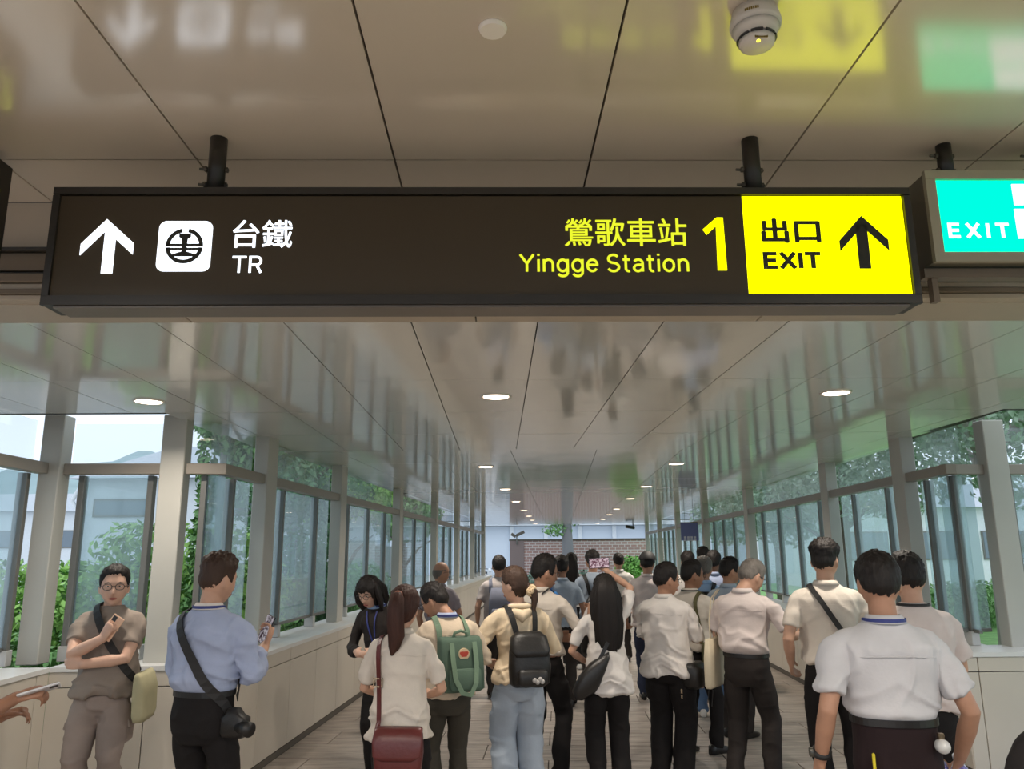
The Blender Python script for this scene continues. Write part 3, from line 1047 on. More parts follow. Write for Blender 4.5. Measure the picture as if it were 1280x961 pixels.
tree((-3.7, 13.4, -0.27), 4.6, 0.10, 'dark branching tree outside the left corridor windows', L_DARK, M_BARK, 9000, 0.06,
     [(0, 0, 2.2, .8, 1.1, .8), (.3, .8, 3.2, .9, 1.2, .8), (-.1, -1.0, 3.1, .8, 1.1, .8), (.3, -.2, 1.3, .6, .9, .7)], 0.1)
tree((-3.9, 18.0, -0.27), 4.8, 0.12, 'light green tree by the middle of the left corridor windows', L_BRIGHT, M_BARK, 8000, 0.07,
     [(0, 0, 3.6, 1.4, 2.4, .9), (.3, 2.2, 3.9, 1.3, 1.6, .8), (0, -2, 3.3, 1.0, 1.2, .8)], 0.1)
tree((-3.6, 26.0, -0.27), 5.0, 0.13, 'mid green tree by the far end of the left corridor windows', L_MID, M_BARK, 6000, 0.08,
     [(0, 0, 3.4, 1.3, 2.6, 1.2), (0, 3, 3.8, 1.2, 1.6, 1.0)], 0.1)
tag(leaves('shrub', [(-4.2 + 0.3 * math.sin(k), 10.2 + 1.3 * k, 0.55, 0.9, 0.9, 0.85) for k in range(10)], 16000, 0.06, L_MID), 'row of leafy shrubs growing along the left corridor wall outside', 'shrubs')
g = Geo()
g.box(-6.3, 36.5, 0.85, 0.25, 20, 2.3)
tag(g.build('boundary_wall', mat('boundary_grey', srgb(120, 128, 128), 0.8, var=0.1)), 'grey boundary wall beyond the left corridor trees', 'wall')
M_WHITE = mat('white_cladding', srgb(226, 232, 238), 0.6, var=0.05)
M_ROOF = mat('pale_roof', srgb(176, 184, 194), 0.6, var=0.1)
def house(name, label, x0, x1, y0, y1, zb_, ze, zr, wall, roof, wins, cat='building'):
    t = tag(empty(name, ((x0 + x1) / 2, y0, zb_)), label, cat)
    cx_, w, d = 0.0, x1 - x0, y1 - y0
    g = Geo()
    g.box(0, d / 2, (ze - zb_) / 2, w, d, ze - zb_)
    g.build('walls', wall, t)
    g = Geo()
    g.add([(-w / 2 - .4, -.4, ze - zb_), (w / 2 + .4, -.4, ze - zb_), (w / 2 + .4, d + .4, ze - zb_), (-w / 2 - .4, d + .4, ze - zb_), (-w / 2 + .6, d / 2, zr - zb_), (w / 2 + .4, d / 2, zr - zb_)],
          [(0, 1, 5, 4), (1, 2, 5), (2, 3, 4, 5), (3, 0, 4), (3, 2, 1, 0)])
    g.build('roof', roof, t)
    for wx, wz, ww, wh in wins:
        f = bx('window', (wx - (x0 + x1) / 2, -0.02, wz - zb_), (ww, 0.08, wh), M_MULL, t)
        bx('window_pane', (0, -0.045, 0), (ww - 0.12, 0.02, wh - 0.12), mat('dark_pane', srgb(120, 134, 146), 0.15), f)
    g = Geo()
    g.tube([(-w / 2 - 0.1, -0.15, ze - zb_ - 0.1), (-w / 2 - 0.35, -0.15, ze - zb_ - 0.6), (-w / 2 - 0.1, -0.15, ze - zb_ - 1.0), (-w / 2 - 0.05, -0.15, 0)], 0.06, 8)
    g.build('downpipe', M_WHITE, t, True)
    return t
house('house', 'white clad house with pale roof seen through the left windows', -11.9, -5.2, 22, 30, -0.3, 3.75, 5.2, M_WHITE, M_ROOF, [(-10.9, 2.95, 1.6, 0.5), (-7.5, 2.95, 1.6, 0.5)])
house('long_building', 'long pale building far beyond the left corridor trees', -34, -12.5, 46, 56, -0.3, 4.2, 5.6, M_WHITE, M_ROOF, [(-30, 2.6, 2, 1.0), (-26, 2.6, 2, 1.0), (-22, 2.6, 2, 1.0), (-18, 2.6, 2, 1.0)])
def hill(label, cx_, cy_, rx, ry, h, m):
    n1, n2 = 60, 24
    V = []
    for j in range(n2 + 1):
        for i in range(n1 + 1):
            x, y = (i / n1 * 2 - 1), (j / n2 * 2 - 1)
            e = max(0, 1 - x * x) * max(0, 1 - y * y)
            z = h * e ** 0.8 * (0.8 + 0.3 * math.sin(5 * x + 1) * 0.5 + 0.1 * noise.noise(Vector((x * 6, y * 4, 0))) * 2)
            V.append((cx_ + x * rx, cy_ + y * ry, -0.3 + z))
    f = [(j * (n1 + 1) + i, j * (n1 + 1) + i + 1, (j + 1) * (n1 + 1) + i + 1, (j + 1) * (n1 + 1) + i) for j in range(n2) for i in range(n1)]
    g = Geo()
    g.add(V, f)
    o = g.build('hill', m, None, True)
    return tag(o, kind='structure')
hill('', -62, 120, 62, 30, 17, mat('hill_hazed', srgb(150, 172, 176), 0.95, var=0.12, scale=0.3))  # air haze put into the hill's pale blue-grey colour
# right: lawn, trees, far buildings
g = Geo()
g.box(13.2, 18, -0.12, 16, 44, 0.32)
tag(g.build('lawn', M_GRASS), kind='structure')
tree((7.0, 11.4, 0.0), 5.2, 0.24, 'thick pale trunked tree outside the right corner window', L_PALE, M_BARK_P, 10000, 0.07,
     [(0, 0, 3.9, 2.2, 1.6, .9), (-1.5, 1, 4.2, 1.4, 1.4, .8), (1.6, -.5, 3.7, 1.4, 1.4, .8)], -0.25)
tree((6.6, 16.0, 0.0), 4.8, 0.13, 'pale leafed tree beyond the right corridor windows, nearer of the two thin ones', L_PALE, M_BARK, 9000, 0.07,
     [(0, 0, 3.4, 1.6, 1.8, 1.2), (-.6, 1.6, 2.6, 1.0, 1.2, .9), (.4, -1.6, 3.2, 1.3, 1.2, 1.0)], 0.1)
tree((7.6, 23.0, 0.0), 5.2, 0.15, 'pale leafed tree beyond the right corridor windows, further of the two thin ones', L_PALE, M_BARK, 8000, 0.08,
     [(0, 0, 3.4, 1.8, 2.2, 1.2), (-.6, 2.6, 2.9, 1.3, 1.6, 1.1)], 0.1)
tree((11.5, 13.0, 0.0), 5.6, 0.2, 'wide pale tree far across the lawn on the right', L_PALE, M_BARK_P, 9000, 0.08,
     [(0, 0, 3.8, 2.6, 2.2, 1.5), (2, 1, 3.2, 2.2, 2, 1.4), (-2, .6, 3.4, 1.8, 2, 1.2)], 0.1)
tag(leaves('bush', [(7.2 + 0.9 * k, 15.5 + 0.6 * k, 0.45, 0.9, 0.7, 0.55) for k in range(8)], 9000, 0.06, L_MID), 'low green bushes along the lawn outside the right windows', 'bushes')
house('pavilion', 'pale low building across the lawn beyond the right windows', 13, 30, 34, 44, -0.3, 3.4, 4.8, M_WHITE, M_ROOF, [(15 + 3 * k, 1.8, 2.0, 1.2) for k in range(5)])
# far end: brick wall, tree, planting, station building, scooters
def brick_mat():
    m = mat('far_brick_hazed', srgb(170, 120, 110), 0.85)
    nt = m.node_tree
    p = nt.nodes['Principled BSDF']
    tc = nt.nodes.new('ShaderNodeTexCoord')
    mp = nt.nodes.new('ShaderNodeMapping')
    mp.inputs['Rotation'].default_value = (R(90), 0, 0)
    b = nt.nodes.new('ShaderNodeTexBrick')
    b.inputs['Color1'].default_value = srgb(176, 138, 130)  # brick tones paled to carry the distance haze
    b.inputs['Color2'].default_value = srgb(160, 130, 126)
    b.inputs['Mortar'].default_value = srgb(206, 198, 196)
    b.inputs['Scale'].default_value = 1.0
    b.inputs['Mortar Size'].default_value = 0.018
    b.inputs['Brick Width'].default_value = 0.30
    b.inputs['Row Height'].default_value = 0.135
    nt.links.new(tc.outputs['Object'], mp.inputs[0])
    nt.links.new(mp.outputs[0], b.inputs['Vector'])
    nt.links.new(b.outputs['Color'], p.inputs['Base Color'])
    return m
bw = tag(empty('brick_wall', at(720, 720, 39) * 1.0, COR_A), 'red brick garden wall with plain coping beyond the corridor end', 'wall')
bw.location.z = -0.3
a_, b_ = at(637, 676, 39).x - bw.location.x, at(830, 676, 39).x - bw.location.x
g = Geo()
g.box((a_ + b_) / 2, 0.15, 1.25, b_ - a_, 0.30, 2.5)
g.build('wall', brick_mat(), bw)
g = Geo()
g.box((a_ + b_) / 2, 0.15, 2.54, b_ - a_ + 0.06, 0.38, 0.08)
g.build('coping', M_PLINTH, bw)
g = Geo()
g.box(a_ + 0.35, -0.02, 1.25, 0.7, 0.06, 2.5)
g.build('end_panel', mat('render_grey', srgb(134, 118, 116), 0.8), bw)
tp = at(711, 700, 37)
tree((tp.x, 37, -0.3), 5.4, 0.34, 'tall straight trunked tree in front of the brick wall', L_MID, mat('bark_grey', srgb(128, 128, 132), 0.9), 2600, 0.09,
     [(-.5, 0, 2.95, .75, .4, .3), (-.2, 0, 3.6, 1.2, .6, .5), (0, 0, 5.2, 1.8, 1.4, .9)], 0.0, None, 0)
tag(leaves('planting', [(tp.x + 0.55 * k, 36.0, 0.25, 0.6, 0.5, 0.5 + 0.15 * math.sin(k * 2)) for k in range(-5, 6)], 5000, 0.09, leaf_mat('leaf_grey', 118, 146, 128)), 'grey green planting bed at the foot of the brick wall', 'plants')
sp = at(790, 712, 34)
tag(leaves('round_shrub', [(sp.x, 34, 0.55, 0.85, 0.7, 0.95)], 3500, 0.08, leaf_mat('leaf_fresh', 120, 178, 84)), 'fresh green rounded shrub by the right end of the brick wall', 'shrub')
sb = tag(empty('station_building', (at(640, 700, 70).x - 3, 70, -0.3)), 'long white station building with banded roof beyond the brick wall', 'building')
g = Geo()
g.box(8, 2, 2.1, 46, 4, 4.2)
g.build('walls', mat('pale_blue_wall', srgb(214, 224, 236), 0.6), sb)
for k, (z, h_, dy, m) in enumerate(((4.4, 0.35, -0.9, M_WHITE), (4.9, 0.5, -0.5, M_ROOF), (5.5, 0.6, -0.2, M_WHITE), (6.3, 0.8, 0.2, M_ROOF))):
    bx('roof_band', (8, 2 + dy / 2, z), (47 - k, 4.6 + abs(dy), h_), m, sb, bev=0.02)
for k in range(14):
    bx('pier', (-12 + 3.0 * k, -0.15, 2.1), (0.35, 0.3, 4.2), M_WHITE, sb, bev=0.02)
def scooter(p, rz, label, col):
    t = tag(empty('scooter', p, rz), label, 'scooter', 'scooters parked beyond the corridor')
    mb = mat('scooter_' + col[0], srgb(*col[1]), 0.3)
    md = mat('tyre_black', srgb(40, 42, 46), 0.8)
    for x in (-0.6, 0.6):
        g = Geo()
        a = np.linspace(0, 2 * math.pi, 17)[:-1]
        V, f = [], []
        for ring in range(16):
            for q in range(6):
                rr_ = 0.20 + 0.045 * math.cos(q * math.pi / 3)
                V.append((x + rr_ * math.cos(a[ring]), 0.045 * math.sin(q * math.pi / 3), 0.245 + rr_ * math.sin(a[ring])))
        for ring in range(16):
            for q in range(6):
                f.append((ring * 6 + q, ring * 6 + (q + 1) % 6, ((ring + 1) % 16) * 6 + (q + 1) % 6, ((ring + 1) % 16) * 6 + q))
        g.add(V, f)
        g.build('wheel', md, t, True)
    g = Geo()
    g.tube([(-0.75, 0, 0.62), (-0.3, 0, 0.62), (0.05, 0, 0.35), (0.3, 0, 0.32)], [(0.13, 0.14), (0.16, 0.2), (0.15, 0.1), (0.14, 0.06)], 10)
    g.tube([(0.3, 0, 0.3), (0.45, 0, 0.6), (0.42, 0, 0.95)], [(0.17, 0.06), (0.17, 0.07), (0.12, 0.07)], 10)
    g.build('body', mb, t, True)
    g = Geo()
    g.tube([(-0.72, 0, 0.80), (-0.1, 0, 0.78)], [(0.13, 0.05), (0.11, 0.05)], 10)
    g.build('seat', md, t, True)
    g = Geo()
    g.tube([(0.40, -0.33, 1.03), (0.44, 0, 0.99), (0.40, 0.33, 1.03)], 0.018, 8)
    g.tube([(0.43, 0.2, 1.02), (0.40, 0.26, 1.22)], 0.008, 6)
    g.tube([(0.43, -0.2, 1.02), (0.40, -0.26, 1.22)], 0.008, 6)
    g.build('handlebar', md, t, True)
    g = Geo()
    g.ellipsoid((0.52, 0, 0.92), (0.05, 0.09, 0.07))
    g.build('headlamp', M_WHITE, t, True)
sx = at(615, 700, 46)
for k in range(5):
    scooter((sx.x - 1.0 + 0.75 * k, 46 + 0.2 * (k % 2), -0.27), R(-80 + 6 * k), '%s scooter parked beyond the far left end of the corridor, %s of the row' % (('blue', 'white', 'grey')[k % 3], ('first', 'second', 'third', 'fourth', 'last')[k]), (('blue', (120, 150, 190)), ('white', (222, 226, 232)), ('grey', (150, 158, 170)))[k % 3])
# pole lamps on the brick wall and a security camera under the far roof edge
lp = at(646, 668, 38.9)
t = tag(empty('floodlight', (lp.x, 38.95, lp.z - 0.15)), 'twin floodlight on a short pole above the brick wall', 'lamp')
g = Geo()
g.tube([(0, 0.1, -0.3), (0, 0.1, 0.1)], 0.03, 8)
g.build('pole', M_MULL, t, True)
bx('lamp_head', (0.18, 0.1, 0.2), (0.42, 0.2, 0.14), M_PLINTH, t).rotation_euler = (0, R(-25), 0)
bx('lamp_head', (-0.16, 0.1, 0.12), (0.26, 0.2, 0.14), M_PLINTH, t).rotation_euler = (0, R(30), 0)
t = tag(empty('security_camera', C(COR_W - 0.25, 30.4, CEIL_Z)), 'small dark security camera under the ceiling at the far right', 'camera')
g = Geo()
g.tube([(0, 0, 0), (0, 0, -0.12)], 0.02, 8)
g.build('mount', M_DARK, t, True)
g = Geo()
g.tube([(-0.28, -0.05, -0.12), (0.05, 0.02, -0.17)], 0.06, 10, 'flat')
g.build('housing', M_DARK, t, True)
# blue hanging banner on the right side
bp = C(COR_W - 0.05, 18.6, 0)
za, zb2 = at(865, 653, bp.y).z, at(865, 682, bp.y).z
bn = tag(empty('banner', (bp.x, bp.y, zb2), COR_A), 'blue banner with pale print hanging by the right corridor windows', 'banner')
g = Geo()
hw_ = 0.20
g.box(0, 0, (za - zb2) / 2 + 0.06, 2 * hw_, 0.012, za - zb2 - 0.12)
g.build('cloth', mat('banner_blue', srgb(112, 122, 178), 0.7), bn)
g = Geo()
for k in range(4):
    g.box(-0.11 + 0.075 * k, -0.008, (za - zb2) * 0.36, 0.05, 0.003, 0.05)
    g.box(-0.11 + 0.075 * k, -0.008, (za - zb2) * 0.24, 0.055, 0.003, 0.03)
g.build('print', mat('banner_white', srgb(216, 218, 232), 0.7), bn)
g = Geo()
g.tube([(-0.1, 0, za - zb2), (-0.1, 0, CEIL_Z - zb2)], 0.004, 6, 'flat')
g.tube([(0.1, 0, za - zb2), (0.1, 0, CEIL_Z - zb2)], 0.004, 6, 'flat')
g.tube([(-hw_, 0, za - zb2), (hw_, 0, za - zb2)], 0.012, 8, 'flat')
g.build('hanging_rod', M_STEEL, bn)

# ------------------------------------------------------------------ people: shared surfaces
def skin(name, r, g, b):
    return mat(name, srgb(r, g, b), 0.5, spec=0.35, var=0.08, scale=20)
SKIN_A, SKIN_B, SKIN_C, SKIN_D = skin('skin_light', 212, 172, 150), skin('skin_warm', 194, 152, 128), skin('skin_tan', 170, 128, 104), skin('skin_deep', 146, 106, 84)
M_LIP = mat('lip', srgb(172, 104, 92), 0.5)
M_EYE = mat('eye_white', srgb(226, 222, 216), 0.3)
M_IRIS = mat('iris_dark', srgb(34, 24, 20), 0.2)
def hair_mat(name, r, g, b):
    return mat(name, srgb(r, g, b), 0.6, spec=0.3, var=0.3, scale=30, bump=0.4, bscale=120, stretch=(1, 1, 0.12))
HAIR_K, HAIR_B, HAIR_R, HAIR_G = hair_mat('hair_black', 30, 25, 23), hair_mat('hair_brown', 66, 48, 38), hair_mat('hair_redbrown', 64, 38, 30), hair_mat('hair_grey', 112, 106, 100)
BLACK = cloth('cloth_black', 26, 23, 23)
CHAR = cloth('cloth_charcoal', 44, 39, 37)
OLIVE = cloth('cloth_dark_olive', 62, 58, 50)
MAROON = cloth('cloth_black_maroon', 34, 22, 24)
WHITE = cloth('cloth_white', 214, 208, 203)
WARM = cloth('cloth_warm_white', 210, 200, 188)
PINK = cloth('cloth_pinkish_white', 210, 198, 194)
GREYW = cloth('cloth_cool_white', 192, 191, 194)
LBLUE = cloth('cloth_light_blue', 160, 170, 196)
BEIGE = cloth('cloth_beige', 202, 184, 162)
CREAM = cloth('cloth_cream', 222, 202, 172)
TEE = cloth('cloth_grey_brown', 142, 130, 120)
CARGO = cloth('cloth_cargo', 152, 138, 130)
JEAN = cloth('cloth_pale_denim', 158, 168, 180)
DENIM = cloth('cloth_denim', 84, 108, 140)
LAV = cloth('cloth_grey_lavender', 138, 130, 136)
GBLUE = cloth('cloth_grey_blue', 158, 170, 184)
SKY = cloth('cloth_sky_blue', 150, 178, 212)
SHOE_K = mat('shoe_black', srgb(24, 22, 22), 0.35)
SHOE_W = mat('shoe_white', srgb(220, 218, 214), 0.5)
LEATHER = mat('leather_black', srgb(26, 24, 24), 0.4)
NAVY = mat('lanyard_navy', srgb(46, 56, 120), 0.6)
STRAP_K = mat('strap_black', srgb(30, 28, 28), 0.65)

# value noise for cloth folds
_perm = rng.permutation(512)
_val = rng.uniform(-1, 1, 512)
def vnoise(P):
    i = np.floor(P).astype(int)
    f = P - i
    f = f * f * (3 - 2 * f)
    def h(a, b, c): return _val[_perm[(_perm[(_perm[a & 511] + b) & 511] + c) & 511]]
    x, y, z = i.T
    fx, fy, fz = f.T
    def l(a, b, t): return a + (b - a) * t
    return l(l(l(h(x, y, z), h(x + 1, y, z), fx), l(h(x, y + 1, z), h(x + 1, y + 1, z), fx), fy),
             l(l(h(x, y, z + 1), h(x + 1, y, z + 1), fx), l(h(x, y + 1, z + 1), h(x + 1, y + 1, z + 1), fx), fy), fz)
def smoothstep(a, b, x):
    t = np.clip((x - a) / (b - a), 0, 1)
    return t * t * (3 - 2 * t)

def melt(geo, name, m, parent, voxel, smooth=4, disp=None):
    """union of the pieces as one continuous skin"""
    me = geo.mesh('raw')
    o = bpy.data.objects.new('raw', me)
    COL.objects.link(o)
    r = o.modifiers.new('r', 'REMESH')
    r.mode = 'VOXEL'
    r.voxel_size = voxel
    if smooth:
        s = o.modifiers.new('s', 'SMOOTH')
        s.factor = 0.5
        s.iterations = smooth
    dg = bpy.context.evaluated_depsgraph_get()
    out = bpy.data.meshes.new_from_object(o.evaluated_get(dg))
    bpy.data.objects.remove(o)
    bpy.data.meshes.remove(me)
    out.name = name
    if disp:
        n = len(out.vertices)
        V = np.empty(n * 3)
        N = np.empty(n * 3)
        out.vertices.foreach_get('co', V)
        out.vertices.foreach_get('normal', N)
        V, N = V.reshape(-1, 3), N.reshape(-1, 3)
        V = V + N * disp(V, N)[:, None]
        out.vertices.foreach_set('co', V.ravel())
    out.materials.clear()
    out.materials.append(m)
    out.polygons.foreach_set('use_smooth', [True] * len(out.polygons))
    out.update()
    return link(name, out, parent)

# ------------------------------------------------------------------ head shape (unit head: 0.236 m from chin to crown)
def head_grid(nu=56, nv=44):
    th = np.linspace(0.02, math.pi - 0.02, nv)
    ph = np.linspace(0, 2 * math.pi, nu, endpoint=False)
    T, Pp = np.meshgrid(th, ph, indexing='ij')
    D = np.stack((np.sin(T) * np.sin(Pp), np.sin(T) * np.cos(Pp), np.cos(T)), axis=-1).reshape(-1, 3)   # Pp = 0 looks to +y
    f = [(i * nu + j, (i + 1) * nu + j, (i + 1) * nu + (j + 1) % nu, i * nu + (j + 1) % nu) for i in range(nv - 1) for j in range(nu)]
    f.append(tuple(range(nu)))
    f.append(tuple((nv - 1) * nu + j for j in range(nu))[::-1])
    return D, f
def head_shape(D, face=True):
    P = D * np.array((0.077, 0.097, 0.118))
    x, y, z = P.T
    x, y, z = x.copy(), y.copy(), z.copy()
    low = np.clip(-z / 0.118, 0, 1)
    x *= 1 - 0.30 * low ** 1.6
    x *= 1 + 0.05 * smoothstep(0.0, 0.07, z) * (y < 0.04)
    back = (y < 0) & (z < -0.02)
    y = np.where(back, y * (1 - 0.45 * np.clip((-z - 0.02) / 0.09, 0, 1)), y)
    y = np.where(y > 0.06, 0.06 + (y - 0.06) * 0.72, y)
    if face:
        fr = smoothstep(0.0, 0.05, y)
        G = lambda a, s: np.exp(-(a / s) ** 2)
        nose = np.where(z > -0.030, np.clip((0.014 - z) / 0.044, 0, 1) ** 1.3, np.clip((z + 0.047) / 0.017, 0, 1))
        y += fr * 0.025 * nose * G(x, 0.0115 + 0.004 * (z < -0.02))
        y -= fr * 0.009 * G(np.abs(x) - 0.031, 0.015) * G(z - 0.010, 0.011)
        y += fr * 0.005 * G(z - 0.030, 0.010) * G(np.abs(x) - 0.028, 0.022)
        y += fr * (0.007 * G(x, 0.024) * G(z + 0.061, 0.009) - 0.006 * G(x, 0.022) * G(z + 0.0605, 0.0028))
        y += fr * 0.012 * G(x, 0.022) * G(z + 0.098, 0.016)
        y += fr * 0.004 * G(np.abs(x) - 0.042, 0.016) * G(z + 0.028, 0.018)
    return np.column_stack((x, y, z))
HD, HF = head_grid()
HP = head_shape(HD)
def add_head(geo, M, s):
    geo.add((HP * s) @ np.array(M)[:3, :3].T + np.array(M)[:3, 3], HF)
    for sx in (-1, 1):
        c = np.array((sx * 0.077, -0.006, -0.012)) * s
        e = Geo()
        e.ellipsoid(c, np.array((0.007, 0.017, 0.031)) * s)
        v = e.verts()
        v = np.column_stack((v[:, 0] + sx * (-(v[:, 1] - c[1])) * 0.35, v[:, 1], v[:, 2]))
        geo.add(v @ np.array(M)[:3, :3].T + np.array(M)[:3, 3], e.f)
HD2, HF2 = head_grid(72, 54)
HP2 = head_shape(HD2, False)
def hair_cap(M, s, m, parent, style='short', top=0.026, side=0.012, seed=0):
    top, side = top * 0.8, side * 0.7
    """shell over the skull: stands proud where hair grows, dips under the skin elsewhere"""
    D = HD2
    az = np.degrees(np.abs(np.arctan2(D[:, 0], D[:, 1])))     # 0 front, 180 back
    z = HP2[:, 2]
    if style == 'short':
        zb = np.interp(az, [0, 25, 45, 58, 70, 84, 96, 120, 180], [.070, .072, .062, .040, -.015, -.010, .016, -.040, -.062])
    elif style == 'bald':
        zb = np.interp(az, [0, 60, 75, 95, 120, 180], [.3, .3, .0, .02, -.045, -.07])
    elif style == 'fringe':
        zb = np.interp(az, [0, 30, 50, 62, 75, 180], [.038, .040, .025, -.09, -.11, -.115])
    else:  # pulled back long hair
        zb = np.interp(az, [0, 25, 45, 60, 75, 88, 100, 120, 180], [.078, .074, .058, .030, .005, .010, -.03, -.075, -.10])
    nz = vnoise(D * 9 + seed * 7.3) * 0.012
    mk = smoothstep(-0.010, 0.012, z - zb + nz)
    if style == 'bald': mk *= smoothstep(0.055, 0.025, z)
    th = side + (top - side) * smoothstep(0.02, 0.085, z)
    tuft = 1 + 0.35 * vnoise(D * np.array((16, 16, 5)) + seed * 3.1) + 0.2 * vnoise(D * 30 + seed)
    th = th * (0.3 + 0.7 * smoothstep(0.0, 0.055, z - zb)) if style == 'short' else th
    t = (-0.016 + (th * tuft + 0.016) * mk) * s
    n = D / np.array((0.077, 0.097, 0.118))
    n /= np.linalg.norm(n, axis=1)[:, None]
    P = HP2 * s + n * t[:, None]
    g = Geo()
    g.add(P @ np.array(M)[:3, :3].T + np.array(M)[:3, 3], HF2)
    return g.build('hair', m, parent, True)
def strands(geo, pts, rad, seed=0, n=26, groove=0.10):
    """hank of hair: a sweep with lengthwise grooves"""
    a0 = geo.n
    geo.tube(pts, rad, n)
    V = geo.v[-1]
    k = len(V) // n
    C_ = V.reshape(k, n, 3).mean(1, keepdims=True)
    j = np.arange(n)
    w = 1 + groove * np.sin(j * 2.4 + seed) + groove * 0.8 * np.sin(j * 5.1 + 1.3 * seed)
    W = np.tile(w, (k, 1)) + 0.05 * np.sin(np.arange(k)[:, None] * 1.7 + j[None, :])
    geo.v[-1] = (C_ + (V.reshape(k, n, 3) - C_) * W[:, :, None]).reshape(-1, 3)
    return geo

# ------------------------------------------------------------------ person builder
def ik(a, b, l1, l2, pole):
    a, b, pole = np.array(a, float), np.array(b, float), np.array(pole, float)
    d = b - a
    L = np.linalg.norm(d)
    if L > (l1 + l2) * 0.995:
        b = a + d / L * (l1 + l2) * 0.995
        d = b - a
        L = np.linalg.norm(d)
    u = d / L
    h = (l1 * l1 - l2 * l2 + L * L) / (2 * L)
    r = math.sqrt(max(0.0, l1 * l1 - h * h))
    p = pole - u * np.dot(pole, u)
    p /= np.linalg.norm(p) + 1e-9
    return a + u * h + p * r, b
FING = [(.029, .083, .070), (.0098, .088, .078), (-.0098, .086, .072), (-.028, .080, .057)]
def hand_geo(geo, w, d, n, side, s, curl=(22, 28, 18), spread=0.03, thumb=(0.55, 0.78, -0.30)):
    """palm, four fingers and thumb; w wrist, d finger direction, n back of the hand"""
    w, d, n = np.array(w, float), np.array(d, float), np.array(n, float)
    d /= np.linalg.norm(d)
    n = n - d * np.dot(n, d)
    n /= np.linalg.norm(n)
    l = np.cross(n, d) if side > 0 else np.cross(d, n)          # towards the thumb
    def Q(x, y, z): return w + (l * x + d * y + n * z) * s
    geo.tube([Q(0, -.012, 0), Q(0.002, .02, 0), Q(0.001, .055, .001), Q(0, .088, .002)], [(.026 * s, .020 * s), (.034 * s, .018 * s), (.040 * s, .015 * s), (.038 * s, .012 * s)], 14, up=n)
    for i, (x, y0, L) in enumerate(FING):
        a = 0.0
        p = Q(x, y0 - 0.012, 0)
        sp = (x / 0.03) * spread
        pts = [p]
        for k, frac in enumerate((0.44, 0.31, 0.25)):
            a += R(curl[k] * (1 + 0.10 * i))
            dirv = (d * math.cos(a) - n * math.sin(a)) + l * sp
            p = p + dirv * (L * frac + (0.012 if k == 0 else 0)) * s
            pts.append(p)
        geo.tube(pts, [.0092 * s, .0088 * s, .0080 * s, .0070 * s], 8)
    t = np.array(thumb)
    t /= np.linalg.norm(t)
    b = Q(.022, .022, -.006)
    m1 = b + (l * t[0] + d * t[1] + n * t[2]) * .042 * s
    t2 = np.array((t[0] * 0.35, t[1] * 1.2, t[2] * 1.1))
    t2 /= np.linalg.norm(t2)
    m2 = m1 + (l * t2[0] + d * t2[1] + n * t2[2]) * .030 * s
    m3 = m2 + (l * t2[0] * 0.4 + d * t2[1] + n * t2[2] * 1.2) * .020 * s
    geo.tube([b, m1, m2, m3], [.013 * s, .0115 * s, .0098 * s, .0082 * s], 8)
    return l

